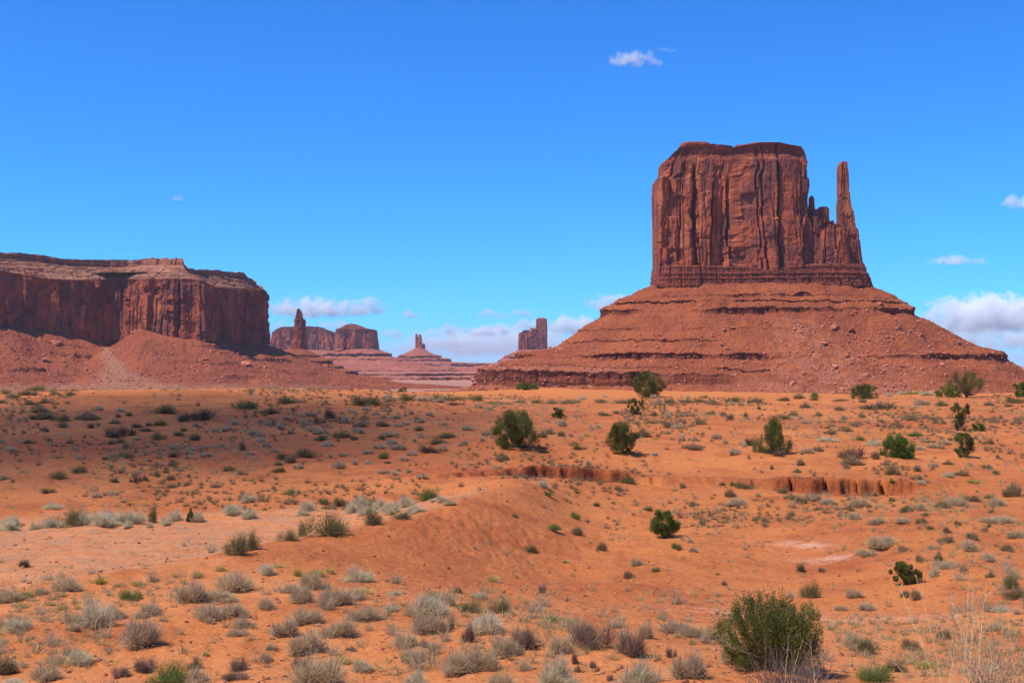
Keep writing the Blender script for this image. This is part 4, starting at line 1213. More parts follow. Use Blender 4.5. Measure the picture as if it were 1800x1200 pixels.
def juniper(pos, w, h, shape, seed, label, nclump=34, nleaf=150, lw=.035, mat=None, group=None, zmin=.03, dry=.12, lean=0.0, hole=0.25, name='juniper_tree', clump=.105):
    rg = np.random.default_rng(seed)
    root = empty(name, pos)
    tag(root, label, 'tree' if name == 'juniper_tree' else 'shrub', group)
    # clump centres on and inside the crown
    nclump = int(nclump*1.45)
    cz = rg.uniform(zmin, .93, nclump*3)
    keep = rg.random(len(cz)) < .25+.75*crown_radius(shape, cz)**1.2
    cz = cz[keep][:nclump]
    n = len(cz)
    ang = np.arange(n)*2.399+rg.uniform(-.5, .5, n)
    rr = crown_radius(shape, cz)*np.where(rg.random(n) < .72, rg.uniform(.70, 1.05, n), rg.uniform(.1, .6, n))
    warp = 1+.20*np.sin(ang*2+seed)+.18*np.sin(ang*3+seed*2.+cz*5)
    cen = np.stack([np.cos(ang)*rr*warp*w*.44+lean*cz*h, np.sin(ang)*rr*warp*w*.44, cz*h*.93], -1)
    cr_ = clump*w*rg.uniform(.5, 1.35, n)
    vals = rg.random(n)
    nleaf = int(nleaf*(1.35 if pos[1] > 35 else .55)); lw = lw*(.58 if pos[1] > 35 else .9)
    k = np.repeat(np.arange(n), nleaf)
    N = len(k)
    d = rg.normal(size=(N, 3)); d /= np.linalg.norm(d, axis=1)[:, None]
    rad = rg.random(N)**.45
    el = 1.25 if shape not in ('hero', 'cone') else 1.9
    pos_ = cen[k]+d*rad[:, None]*cr_[k][:, None]*[1, 1, el]
    out = pos_-np.array([lean*h*.5, 0, h*.30]); out /= np.linalg.norm(out, axis=1)[:, None]+1e-6
    v = out*.9+rg.normal(size=(N, 3))*.55+[0, 0, .75]
    v /= np.linalg.norm(v, axis=1)[:, None]
    ok = pos_[:, 2] > .02*h
    pos_, v, k = pos_[ok], v[ok], k[ok]
    N = len(k)
    V, Q, _ = blades(pos_, v, lw*2.4*rg.uniform(.6, 1.5, N), lw*rg.uniform(.6, 1.3, N), np.zeros(N), rg, 1)
    me = mesh_np('crown', V, Q)
    add_attr(me, 'var', np.repeat(np.clip(.62*vals[k]+.38*rg.random(N), 0, 1), 4))
    add_attr(me, 'dry', np.repeat(((rg.random(N) < dry)*rg.random(N)), 4))
    obj('crown', me, mat or M_JUN, root)
    # trunk forks low into limbs that reach the clumps
    tubes = []
    fork = np.array([lean*.15*h, 0, .10*h])
    r0 = .035*w+.02
    tubes.append(tube([[0, 0, -.12], [0.01*w, 0, .02], fork*.7, fork], [r0*1.25, r0*1.1, r0, r0*.9], 8))
    sel = rg.permutation(n)[:min(n, 16 if shape != 'parasol' else 22)]
    for j in sel:
        t = np.linspace(0, 1, 7)[:, None]
        bow = rg.normal(size=3)*.06*w
        pth = fork*(1-t)+cen[j]*t+bow*np.sin(t*math.pi)+np.array([0, 0, -.05*h])*np.sin(t*math.pi)
        tubes.append(tube(pth, np.linspace(r0*.55, r0*.12, 7), 5))
    V, Q = merge(tubes)
    obj('trunk', mesh_np('trunk', V, Q, smooth=True), M_BARK, root)
    return root

def jun(px, row, wpx, hpx, shape, seed, label, **kw):
    x, y, z = hit(px, row)
    return juniper((x, y, z-.03), wpx*y/F*1.06, hpx*y/F*1.08, shape, seed, label, **kw)

jun(905, 786, 78, 63, 'round', 601, 'broad dense juniper on the left end of the slope above the cut bank', nclump=60, nleaf=260, lw=.055, dry=.2)
jun(1093, 797, 58, 52, 'egg', 602, 'round juniper just above the gap in the cut bank, with open lower twigs', nclump=46, nleaf=240, lw=.05, dry=.3)
jun(1140, 699, 54, 44, 'round', 603, 'big dark juniper on the dune crest below the left half of the huge butte', nclump=48, nleaf=200, lw=.11)
jun(1118, 729, 28, 27, 'egg', 604, 'small upright juniper just below the big dark crest juniper', nclump=24, nleaf=160, lw=.07)
jun(981, 735, 19, 21, 'egg', 605, 'smallest round juniper on the red slope, alone left of the crest juniper', nclump=18, nleaf=130, lw=.07)
jun(1360, 796, 64, 60, 'cone', 606, 'cone-shaped juniper with brown brush around its foot', nclump=44, nleaf=200, lw=.05)
jun(1579, 804, 56, 39, 'dome', 607, 'low dense bright green juniper without a visible trunk', nclump=46, nleaf=280, lw=.05, mat=M_JUNG, dry=.03)
jun(1695, 804, 36, 43, 'egg', 608, 'narrow upright light green juniper casting a shadow to its right', nclump=30, nleaf=210, lw=.05)
jun(1688, 758, 34, 50, 'gaunt', 609, 'gaunt half-bare juniper with a crooked trunk on the right slope', nclump=30, nleaf=110, lw=.07, dry=.35)
jun(1721, 757, 22, 16, 'dome', 610, 'small green juniper clump at the foot of the gaunt half-bare one', nclump=14, nleaf=150, lw=.06, mat=M_JUNG)
jun(1699, 699, 58, 46, 'parasol', 611, 'open umbrella-shaped juniper with bare branches under its crown on the right skyline', nclump=54, nleaf=100, lw=.10, dry=.35)
jun(1668, 698, 38, 22, 'dome', 612, 'low green juniper at the left foot of the umbrella-shaped one', nclump=26, nleaf=150, lw=.10, mat=M_JUNG)
jun(1519, 701, 46, 24, 'dome', 613, 'wide low juniper on the crest below the spire of the huge butte', nclump=32, nleaf=170, lw=.10)
jun(1797, 697, 30, 26, 'round', 614, 'juniper cut by the right edge on the dune crest', nclump=26, nleaf=170, lw=.10, mat=M_JUNG)
jun(1168, 946, 54, 48, 'egg', 615, 'bright green lone juniper with bare trunk on the sand below the cut bank', nclump=34, nleaf=250, lw=.034, mat=M_JUNG, dry=.22, zmin=.16)
jun(1594, 1026, 48, 40, 'round', 616, 'yellowish leaning juniper between two red knolls on the right', nclump=26, nleaf=230, lw=.03, mat=M_JUN, dry=.3, zmin=.2, lean=-.18)
jun(707, 688, 14, 8, 'dome', 617, 'tiny dark juniper on the far edge of the left dune', nclump=12, nleaf=110, lw=.09)
jun(927, 685, 40, 10, 'dome', 618, 'flat green shrub patch at the foot of the banded ledge of the butte', nclump=22, nleaf=110, lw=.12, mat=M_JUNG, name='green_shrub')
jun(334, 916, 14, 24, 'cone', 619, 'small dark green juniper sapling among pale brush by the wash', nclump=12, nleaf=130, lw=.035, mat=M_JUNG)
# the big juniper in front: several flame-shaped leaders
hx, hy, hz = hit(1360, 1176)
hm = hy/F
root = juniper((hx, hy, hz-.03), 172*hm, 134*hm, 'hero', 630, 'largest juniper, dense dark green with ragged pointed tops, in the right foreground', nclump=105, nleaf=330, lw=.017, dry=.10, clump=.085)
def hero_more():
    rg = np.random.default_rng(631)
    lst = []
    for x0, top in ((-66, 112), (-40, 132), (-26, 138), (0, 130), (16, 124), (34, 116), (48, 100), (64, 86), (-78, 70), (74, 62), (-84, 40), (-56, 92)):
        n = 900
        t = rg.random(n)
        c = np.stack([x0*hm*(.55+.45*t), rg.normal(size=n)*.10, (.15+.85*t)*top*hm*.97], -1)
        r = .105*np.clip(1.12-t, .08, 1)**.55
        p = c+rg.normal(size=(n, 3))*r[:, None]*[.62, .62, .5]
        v = rg.normal(size=(n, 3))*.45+np.array([x0*hm*.3, 0, 1.0]); v /= np.linalg.norm(v, axis=1)[:, None]
        V, Q, _ = blades(p, v, .045*rg.uniform(.6, 1.4, n), .016*rg.uniform(.6, 1.3, n), np.zeros(n), rg, 1)
        lst.append((V, Q, np.repeat(np.clip(.45*rg.random()+.55*rg.random(n), 0, 1), 4), np.repeat((rg.random(n) < .08)*rg.random(n), 4)))
    V, Q = merge([(a, b) for a, b, _, _ in lst])
    me = mesh_np('pointed_tops', V, Q)
    add_attr(me, 'var', np.concatenate([c for _, _, c, _ in lst])); add_attr(me, 'dry', np.concatenate([c for _, _, _, c in lst]))
    obj('pointed_tops', me, M_JUN, root)
hero_more()

# ------------------------------------------------------------------ listed shrubs: photo x, ground row, width, height, kind
LIST = """
9 692 20 10 m;25 699 26 9 m;48 695 26 10 d;66 686 30 10 g;97 693 16 7 m;125 696 18 9 g;3 709 12 8 m;80 709 20 9 m;55 712 22 10 m;72 737 46 18 m;112 741 24 16 g;108 751 20 12 m;41 717 14 6 Y;66 724 34 14 m
161 738 44 16 m;174 721 18 8 s;109 723 14 5 s;227 731 14 8 m;215 724 16 7 s;210 734 14 8 m;202 745 20 9 m;290 727 42 17 g;350 738 60 20 d;322 740 24 12 d;282 748 26 12 g;260 749 14 8 m;347 714 8 8 u;259 758 24 10 m;243 752 18 7 d
212 768 50 22 d;161 752 16 9 m;174 749 12 7 m;80 758 15 9 m;51 779 20 9 m;20 793 20 10 s;85 775 12 8 m;122 779 16 9 m;133 792 20 10 s;141 808 16 10 s;197 781 16 10 m;210 778 13 9 m;224 788 20 10 m;240 773 15 7 s;280 772 28 14 g
312 767 26 10 m;325 758 14 8 m;342 750 18 9 s;345 773 22 13 m;305 789 16 8 s;304 803 22 12 m;332 797 16 9 s;334 790 14 6 s;359 788 14 8 s;364 802 18 8 s;388 784 12 7 s;305 820 16 11 m;218 805 35 14 g;188 808 14 8 g;140 830 32 14 g;104 840 28 13 g
11 842 20 9 s;85 866 20 11 g;170 873 20 10 s;199 869 16 8 s;198 846 20 9 m;237 848 16 14 d;252 845 18 12 d;299 844 16 10 m;305 857 20 10 m;276 838 14 16 u;379 857 18 9 m;404 828 24 12 g;422 835 16 9 g;381 760 18 8 s;398 757 20 10 s;412 746 16 9 s;423 790 16 18 m;443 763 18 8 s;439 799 15 8 s;435 718 40 18 g;90 894 26 14 p
10 932 40 18 p;22 925 36 22 p;60 930 24 16 p;95 927 30 20 p;121 922 46 30 g;150 922 40 28 p;175 924 36 24 p;205 922 42 26 p;230 920 36 22 p;265 918 20 34 u;310 916 26 20 p;350 916 22 18 p;290 922 30 14 p;407 905 36 22 p;440 912 30 20 p;433 883 26 18 p;192 916 30 22 p;222 928 22 14 p;264 927 14 10 p
505 709 35 14 g;475 728 35 15 g;582 736 26 20 d;545 731 20 10 s;503 738 14 8 s;492 754 20 13 s;538 748 20 13 s;560 744 22 11 d;605 743 22 12 s;472 747 15 9 s;632 712 40 22 g;657 711 30 15 g;676 702 26 10 s;685 706 18 9 s;713 704 28 14 g;745 703 30 8 s;790 704 50 13 g;836 704 20 12 g;770 708 24 12 s;800 712 30 8 d;842 717 15 11 s;860 721 13 9 s;880 711 40 8 m
618 725 14 8 s;628 728 12 6 s;643 721 16 9 s;658 730 12 8 s;677 723 12 6 s;722 728 12 8 s;755 731 12 8 s;693 736 22 8 s;740 742 20 9 s;672 735 12 8 s;675 750 24 12 m;701 750 14 8 s;713 747 14 8 s;647 745 18 7 s;630 750 22 12 m;631 761 20 12 s;600 769 36 14 g;622 772 14 8 g;593 775 10 7 m;562 763 24 12 s;566 770 14 8 s;564 775 24 13 g;510 762 14 9 s;573 784 22 11 s;545 757 18 9 s;778 748 16 8 s;820 756 24 10 s;735 757 22 12 m;686 768 24 12 s;669 772 14 11 m
688 780 18 10 s;742 770 18 8 s;727 776 14 8 s;785 769 45 10 g;770 780 34 12 g;812 784 18 11 s;757 795 30 14 d;778 792 22 14 s;848 775 17 9 s;858 765 20 9 s;700 790 20 12 s;667 787 24 10 s;645 797 18 9 s;675 806 18 14 g;603 802 14 9 s;579 804 14 9 s;725 800 18 9 s;711 809 16 9 s;621 815 16 9 s;648 815 18 9 s;681 814 14 6 g;674 832 18 9 s;698 827 16 7 s;698 835 18 8 s;721 830 16 9 s;742 840 16 9 s;597 822 22 14 s;487 818 20 10 m;500 806 30 14 d;535 802 40 16 g;512 812 24 12 m;487 830 20 12 g;525 823 16 9 s;457 767 16 9 s;460 777 16 10 s;468 785 12 10 s;483 794 14 8 s
537 897 26 22 p;620 902 24 22 p;640 905 34 22 p;632 889 30 20 p;690 901 36 26 p;712 891 34 24 p;745 880 36 22 e;770 882 26 14 p;790 886 20 10 p;705 911 26 14 g;735 899 26 14 p;570 942 66 52 u;505 950 32 28 u;530 942 18 26 u;597 934 22 24 u;660 922 40 38 u;410 976 50 44 u;440 967 28 44 u;595 890 20 18 m;569 887 14 14 e;665 893 26 18 p;724 905 22 16 p;530 906 22 12 p;512 870 18 14 e
1010 708 26 7 m;940 709 18 6 m;968 709 30 7 m;1000 709 30 8 m;1024 702 16 8 p;1062 698 12 6 p;1060 708 24 8 m;1095 709 28 9 m;1155 711 16 12 s;1150 700 14 8 p;1180 708 26 9 m;1210 708 24 9 m;1232 707 18 8 m;1250 711 20 10 m;1290 706 30 9 g;1325 707 30 10 m;1210 699 12 7 p;1240 700 12 9 Y;1287 712 14 9 s;1303 713 12 8 s;1335 720 10 8 m;910 708 20 6 m
1014 733 14 7 s;1060 730 22 8 g;1085 727 16 7 m;1153 731 10 9 m;1173 736 18 14 s;1205 732 12 8 s;1250 729 16 8 g;1270 729 14 7 m;1284 738 18 15 m;1310 733 10 12 e;1175 752 20 13 m;1190 753 16 10 s;1203 744 10 7 m;1227 747 20 12 m;1240 746 10 6 m;986 749 20 10 s;985 767 14 10 m;968 763 20 12 m;952 769 18 12 m;1048 752 20 7 s;1092 746 14 8 m;1105 740 14 6 s;1134 769 26 20 m;1158 768 10 6 m;1174 762 12 7 s;1199 775 16 14 s;1220 790 34 14 D;1224 775 18 8 s;1260 772 14 12 s;1275 780 10 8 s;1290 798 22 15 s;1306 785 14 10 p;1322 783 22 16 d;1215 757 10 5 p
1016 790 18 10 e;1032 767 12 6 Y;1035 815 10 8 p;1150 801 10 8 p;956 857 16 15 p;962 871 16 10 e;1105 849 28 16 g;1085 862 15 10 m;1201 857 15 10 m;1283 873 20 16 m;1290 887 40 16 s;1332 872 12 8 s;1270 853 12 9 g;1290 854 14 9 g;1312 858 28 14 g;1050 890 16 9 g;1077 885 9 5 m;1140 896 17 8 m;1219 888 16 8 m;886 808 28 16 m
1368 799 56 17 d;1606 688 30 9 Y;1404 700 22 10 m;1429 699 16 10 e;1375 705 20 9 g;1413 717 18 11 m;1475 705 26 6 m;1432 704 16 7 g;1475 721 16 9 m;1545 719 60 14 d;1520 707 20 7 m;1630 695 24 9 p;1585 693 20 8 p;1565 696 20 7 p;1620 712 22 12 s;1657 713 24 12 m;1738 713 16 8 m;1775 715 16 8 m;1790 708 30 12 g;1378 737 20 11 m;1395 731 18 9 m;1406 737 10 8 s;1418 745 14 8 s;1436 732 14 8 m;1484 737 16 9 s;1457 763 20 11 m;1484 758 24 10 m;1515 734 14 8 m;1600 738 30 8 m;1640 738 20 8 m;1656 745 12 6 m;1581 752 12 8 m
1510 773 22 9 e;1535 783 26 10 p;1457 776 26 11 p;1606 767 26 8 e;1622 778 20 10 s;1642 788 22 9 s;1659 781 18 9 s;1739 781 16 12 m;1672 774 10 7 m;1618 790 16 9 p;1441 793 20 12 m;1415 796 24 10 s;1404 817 20 12 m;1358 825 12 10 m;1400 830 15 9 m;1498 806 48 24 d;1502 818 40 17 m;1489 823 15 9 m;1540 806 16 15 m;1555 817 18 9 m;1571 834 28 20 m;1613 829 16 12 m;1618 843 14 10 m;1664 816 18 8 m;1640 821 16 10 s;1687 836 24 12 m;1665 838 18 10 p;1738 824 20 10 m;1750 833 14 9 g;1706 819 16 8 s;1776 873 32 27 m;1755 806 8 8 m;1710 849 26 10 Y;1620 851 14 9 p
1377 867 20 12 g;1387 877 22 13 m;1407 885 26 14 m;1430 879 24 16 s;1457 886 34 13 s;1508 890 34 14 s;1528 892 10 8 m;1541 872 14 8 m;1568 881 12 8 m;1567 863 10 11 Y;1657 892 30 12 m;1680 888 36 16 s;1712 881 28 14 m;1755 891 30 18 s;1740 876 18 9 m;1595 899 22 12 m;1616 897 24 14 s;1624 907 14 9 m;1504 913 26 14 s;1546 921 34 12 s;1588 918 26 10 s;1621 920 18 11 m;1682 924 14 12 m;1666 936 20 12 m;1634 931 12 8 m;1664 953 24 13 m;1710 948 22 14 m;1728 934 12 10 m;1737 926 12 9 m;1787 945 26 16 s;1768 968 24 14 m;1702 967 36 19 s;1553 961 60 22 s;1520 976 40 14 s;1587 967 24 8 m;1638 965 20 9 s;1617 988 16 14 m;1735 985 26 13 s;1760 918 60 12 s
1666 999 44 16 s;1641 1014 16 18 p;1651 985 20 13 g;1692 1004 12 9 m;1739 1014 16 12 m;1771 1036 40 38 u;1785 1052 34 20 m;1589 1049 18 14 m;1611 1052 24 16 m;1419 1051 42 34 u;1501 1049 30 14 s;1523 1071 34 14 s;1479 1073 18 13 s;1760 1075 30 15 p;1410 1005 20 18 g;1445 1005 13 9 m;1655 1122 26 16 m;1600 1142 34 22 m;1497 1141 50 32 s;1522 1150 40 38 g;1625 1174 36 16 Y;1540 1196 60 30 e;1580 1180 46 20 g
937 971 28 17 g;994 989 16 10 y;1010 911 22 13 e;1013 939 26 13 m;970 931 26 12 e;1060 968 24 16 g;1119 994 22 18 s;1104 1015 16 12 m;1152 1004 14 8 e;1260 1009 14 8 y;1273 1028 10 9 m;955 1043 14 20 D;1188 964 20 12 e;1213 954 12 10 s;1219 969 14 10 s;905 908 14 7 g
1035 1135 66 50 D;1100 1151 62 56 D;923 1138 46 38 D;982 1148 40 30 s;895 1150 50 34 s;1000 1099 24 16 Y;968 1093 20 12 e;1042 1174 12 16 D;1050 1181 8 12 D;1180 1156 14 22 D;1073 1196 14 14 D;1010 1166 14 24 D;1016 1181 10 14 D;985 1207 70 52 p;1125 1207 66 54 p;1210 1197 64 58 s;1185 1113 44 26 s;1212 1119 40 24 s;1190 1121 18 12 y;1217 1133 16 18 y;1245 1121 40 18 s;1135 1123 26 34 s;1280 1165 34 44 s
468 1009 32 20 p;490 997 24 8 y;524 1013 18 16 Y;556 1011 26 18 Y;580 1007 18 14 y;628 1021 56 32 p;632 1042 46 14 y;548 1033 44 30 s;510 1041 30 18 s;532 1059 44 28 s;590 1063 60 28 s;692 1046 26 10 p;466 1069 32 20 s;540 1092 56 32 s;500 1119 46 36 s;643 1089 56 25 s;675 1088 20 8 s;605 1119 42 34 s;684 1073 34 14 p;750 1083 62 40 p;763 1056 40 16 s;794 1063 28 22 s;827 1076 40 22 g;880 1077 36 26 g;845 1051 28 14 p;866 1022 24 15 y;803 1041 20 11 m;755 1111 64 30 s;862 1113 62 42 p;708 1138 50 34 s;542 1149 54 44 s;888 1151 46 36 s;598 1166 40 22 y;631 1181 38 26 p;797 1184 62 44 s;847 1179 56 50 s;728 1166 38 22 s;621 1144 24 10 D;522 1176 40 22 D;555 1207 100 52 s;734 1207 56 40 p;880 1212 50 32 s;795 1106 12 28 D;822 1131 22 40 D;744 1138 14 18 D;478 1144 20 14 s;466 1166 24 18 s
15 1059 44 26 s;38 1053 36 18 e;72 1044 30 14 s;118 1039 44 22 s;108 1047 22 10 y;177 1024 20 14 Y;242 1028 28 13 y;227 1053 38 19 e;87 1063 20 12 y;134 1061 18 10 y;106 1072 18 10 y;37 1068 20 13 y;137 1070 14 9 y;24 1108 48 22 p;165 1101 60 44 p;195 1088 44 26 s;255 1082 56 26 s;128 1109 26 14 s;250 1136 66 62 s;335 1059 52 46 s;412 1038 60 34 s;382 1057 56 22 s;370 1087 60 30 s;410 1084 44 30 s;430 1103 40 26 s;368 1096 20 12 s;415 1118 34 16 s;347 1014 24 14 y;308 1015 14 9 y;388 1004 18 14 y;10 1183 44 42 m;85 1194 54 36 s;135 1168 46 28 p;255 1179 40 24 D;214 1189 34 16 D;342 1176 30 22 g;340 1211 50 32 s;362 1154 14 12 y;424 1179 34 24 D;410 1196 40 16 D;73 1134 12 7 m;44 996 20 14 d;25 1213 60 16 p;300 1202 74 42 e
"""
ents = []
for tok in LIST.replace('\n', ';').split(';'):
    t = tok.split()
    if len(t) == 5: ents.append((float(t[0]), float(t[1]), float(t[2]), float(t[3]), t[4]))

ORD = ['first', 'second', 'third', 'fourth', 'fifth', 'sixth', 'seventh', 'eighth', 'ninth', 'tenth', 'eleventh', 'twelfth']
def ordinal(i, n):
    if n == 1: return 'only', ''
    if i == 0: return 'leftmost', ''
    if i == n-1: return 'rightmost', ''
    if i < 12: return ORD[i], ' from the left'
    if n-1-i < 12: return ORD[n-1-i], ' from the right'
    return '%dth' % (i+1), ' from the left'
LOOK = {'s': 'grey-tan sagebrush', 'm': 'dark grey sagebrush', 'p': 'pale straw-coloured brush', 'g': 'olive brown shrub', 'e': 'green shrub', 'd': 'dark brown brush', 'D': 'dead purplish brown brush', 'y': 'straw-coloured grass tuft', 'Y': 'yellow-green grass tuft', 'u': 'upright twiggy bush'}
def zone(px, row):
    if row >= 1150: return 'in the lowest plant row', True
    if row >= 1095: return 'in the second lowest plant row', True
    if row >= 1045: return 'in the third lowest plant row', True
    if row >= 985: return 'on the foreground rise below the berm', True
    if px <= 850:
        if row >= 870: return 'beside the pale wash', True
        if row < 715: return 'along the crest of the shaded dune', False
        return 'on the shaded dune slope', False
    if row < 715: return 'on the far crest below the huge butte', False
    if row < 822: return 'on the red slope above the cut bank', False
    return 'on the sand below the cut bank', False
from collections import defaultdict
buck = defaultdict(list)
for i, e in enumerate(ents):
    zt_, uniq = zone(e[0], e[1])
    big = e[2] >= 36
    buck[(e[4], zt_, uniq or big)].append(i)
labels, groups = {}, {}
for (code, zt_, uniq), idx in buck.items():
    idx.sort(key=lambda i: ents[i][0])
    n = len(idx)
    for j, i in enumerate(idx):
        few = n <= 3
        if uniq or few:
            o, tail = ordinal(j, n)
            zz_ = zt_
            size = '' if zone(ents[i][0], ents[i][1])[1] else ('broad ' if ents[i][2] >= 36 else 'small ')
            labels[i] = f'{o} {size}{LOOK[code]}{tail} {zz_}'
        else:
            labels[i] = f'small {LOOK[code]} {zt_}'
        groups[i] = f'{LOOK[code]} plants {zt_}'
cnt_sage = 0
rgp = np.random.default_rng(5)
for i, (px, row, w, h, code) in enumerate(ents):
    if row > 1196: 
        y0 = 23.0
        x, y = (px-900)/F*(y0), y0
        z = gh1(x, y)
        y = min(y0, -z*F/(row-HROW)); x = (px-900)/F*y; z = gh1(x, y)
    else:
        x, y, z = hit(px, row)
    near = row >= 880
    vs = variants(code, near)
    nm, cat, _ = KIND[code]
    o = bpy.data.objects.new(nm, vs[rgp.integers(len(vs))])
    C.objects.link(o)
    sw = w*y/F*1.12; sh = h*y/F*1.10
    o.location = (x, y, z-.01-.03*sh)
    o.rotation_euler = (0, 0, rgp.uniform(0, 6.28))
    rs = rgp.uniform(.85, 1.2)
    o.scale = (sw*1.14*rs, sw*1.14/rs, sh*rgp.uniform(.85, 1.05))
    tag(o, labels[i], cat, groups[i])

# ------------------------------------------------------------------ tall dry stalks at the lower right, and their neighbours
def mat_plain(name, a, b, sc=20):
    m = NT(name)
    n = m.noise(m.pos(), sc, 4, .6)
    return m.diffuse(m.mix(m.ramp(n, .35, .65), a, b), None, .8, .15)
M_STALK = mat_plain('dry_stalk', (.72, .56, .34), (.56, .42, .24))
def stalks(name, label, cat, D, stems, mat, r0, seed, sub=2, spread=.5):
    """stems: lists of (px,row) photo points read off as heights at one spot; each is a bending stalk with side twigs"""
    rg = np.random.default_rng(seed)
    bx, by = (stems[0][0][0]-900)/F*D, D
    bz = gh1(bx, by)
    e = []
    for st in stems:
        P = np.array([((a-900)/F*D, D, (HROW-b)/F*D) for a, b in st])
        P[:, 1] += np.linspace(0, rg.uniform(-spread, spread), len(P))
        P[0, 2] = gh1(P[0, 0], P[0, 1])-.05
        t = np.linspace(0, 1, len(P)); tt = np.linspace(0, 1, 22)
        Q = np.stack([np.interp(tt, t, P[:, k]) for k in range(3)], -1)
        Q[1:-1] = (Q[:-2]+2*Q[1:-1]+Q[2:])/4
        Q += rg.normal(size=Q.shape)*.006
        e.append(tube(Q, np.linspace(r0, r0*.25, 22), 5))
        L = np.linalg.norm(P[-1]-P[0])
        for b in range(int(sub*4)):
            k = rg.integers(6, 20)
            d = Q[k]-Q[k-2]; d /= np.linalg.norm(d)
            d = d+rg.normal(size=3)*.45; d /= np.linalg.norm(d)
            l = L*rg.uniform(.10, .32)*(1-k/26)
            s = np.linspace(0, 1, 8)[:, None]
            B = Q[k]+d*l*s+np.array([0, 0, .12*l])*s**2+rg.normal(size=3)*.03*s**2
            e.append(tube(B, np.linspace(r0*.45*(1-k/40), r0*.14, 8), 4))
    V, Q = merge(e)
    o = obj(name, mesh_np(name, V-np.array([bx, by, bz]), Q, smooth=True), mat, None, (bx, by, bz))
    return tag(o, label, cat)
stalks('dry_stalk_plant', 'tall bare plant of pale branching dry stalks at the lower right', 'plant', 15.0,
       [[(1672, 1260), (1655, 1180), (1648, 1120), (1636, 1060), (1630, 1022)], [(1690, 1262), (1694, 1180), (1697, 1110), (1699, 1050), (1702, 1005)],
        [(1662, 1262), (1630, 1140), (1606, 1080), (1600, 1040)], [(1700, 1262), (1712, 1160), (1722, 1090), (1727, 1040)], [(1706, 1262), (1730, 1140), (1742, 1070), (1754, 1038)],
        [(1640, 1264), (1596, 1190), (1560, 1150), (1540, 1112), (1520, 1095)], [(1632, 1266), (1610, 1180), (1592, 1145), (1590, 1130)], [(1658, 1262), (1676, 1110), (1655, 1058), (1660, 1030)],
        [(1684, 1262), (1672, 1150), (1640, 1080)], [(1712, 1262), (1700, 1130), (1685, 1070), (1675, 1045)]], M_STALK, .0056, 701, 3)
def tangle():
    rg = np.random.default_rng(711)
    D = 15.2; cx = (1750-900)/F*D; bz = gh1(cx, D)
    lst = []
    for k in range(340):
        a = rg.uniform(0, 6.28); r = rg.uniform(0, .12)
        p = np.array([r*math.cos(a), r*math.sin(a), -.03])
        d = dirs(1, rg, .25, 1.0)[0]; l = rg.uniform(.5, 1.15)
        s = np.linspace(0, 1, 10)[:, None]
        curl = rg.normal(size=3)*.22
        B = p+d*l*s*[.62, .5, 1.0]+curl*s**2+rg.normal(size=3)*.10*np.sin(s*7)*s
        lst.append(tube(B, np.linspace(.0055, .0022, 10), 4))
    V, Q = merge(lst)
    o = obj('dry_weed', mesh_np('dry_weed', V, Q, smooth=True), mat_plain('straw_tangle', (.52, .37, .22), (.40, .26, .15)), None, (cx, D, bz))
    tag(o, 'tangled straw-coloured dry weed in the lower right corner', 'weed')
tangle()
def twig_heap():
    rg = np.random.default_rng(721)
    D = 19.5; cx = (1390-900)/F*D; bz = gh1(cx, D)
    lst = []
    for k in range(420):
        p = np.array([rg.normal()*.24, rg.normal()*.14, -.03])
        d = dirs(1, rg, .35, 1.0)[0]; l = rg.uniform(.45, .95)
        s = np.linspace(0, 1, 7)[:, None]
        B = p+d*l*s*[.75, .6, 1.0]+rg.normal(size=3)*.10*s**2
        lst.append(tube(B, np.linspace(.005, .0018, 7), 4))
    V, Q = merge(lst)
    o = obj('dead_brush', mesh_np('dead_brush', V, Q, smooth=True), mat_plain('purple_twigs', (.27, .185, .15), (.16, .10, .085)), None, (cx, D, bz))
    tag(o, 'large dead purplish twig heap in front of the largest juniper', 'brush')
twig_heap()
stalks('dry_stalk_plant', 'few thin straw stalks rising through the twig heap before the largest juniper', 'plant', 19.0,
       [[(1440, 1280), (1432, 1200), (1425, 1140), (1421, 1120)], [(1390, 1285), (1392, 1200), (1404, 1150), (1414, 1125)], [(1380, 1285), (1380, 1180), (1386, 1110)], [(1448, 1285), (1446, 1230), (1436, 1190)]], M_STALK, .006, 703, 1)

# ------------------------------------------------------------------ small scrub too many to count
def scatter(name, label, n, seed, weight, size, colors, blades_n, wrange, mat):
    rg = np.random.default_rng(seed)
    m = n*6
    y = np.exp(rg.uniform(math.log(24), math.log(262), m)); x = rg.uniform(-.6, .6, m)*y
    px = 900+x/y*F; 
    keep = rg.random(m) < weight(px, y, x)
    x, y = x[keep][:n], y[keep][:n]
    z = ground_h(x, y)
    base = [tuft_arrays(seed+k, blades_n, wrange) for k in range(8)]
    Vs, Qs, Ts, vs, off = [], [], [], [], 0
    for i in range(len(x)):
        V, Q, t, va = base[rg.integers(8)]
        s = size(y[i], rg); a = rg.uniform(0, 6.28); ca, sa = math.cos(a), math.sin(a)
        hs_ = s*rg.uniform(.6, .95)
        q = np.stack([(V[:, 0]*ca-V[:, 1]*sa)*s, (V[:, 0]*sa+V[:, 1]*ca)*s, V[:, 2]*hs_], -1)+[x[i], y[i], z[i]-.01]
        Vs.append(q); Qs.append(Q+off); Ts.append(t); vs.append(va*.5+rg.random()*.5); off += len(V)
    me = mesh_np(name, np.concatenate(Vs), np.concatenate(Qs))
    add_attr(me, 'tip', np.concatenate(Ts)); add_attr(me, 'var', np.concatenate(vs)); add_attr(me, 'leaf', np.zeros(off))
    return tag(obj(name, me, mat), label, 'scrub', None, 'stuff')
def clumpy(px, y, x, seed, th):
    return sst(th-.25, th+.35, fbm(x/(y*.05+2), y/(y*.05+2)*.6, o=3, seed=seed))
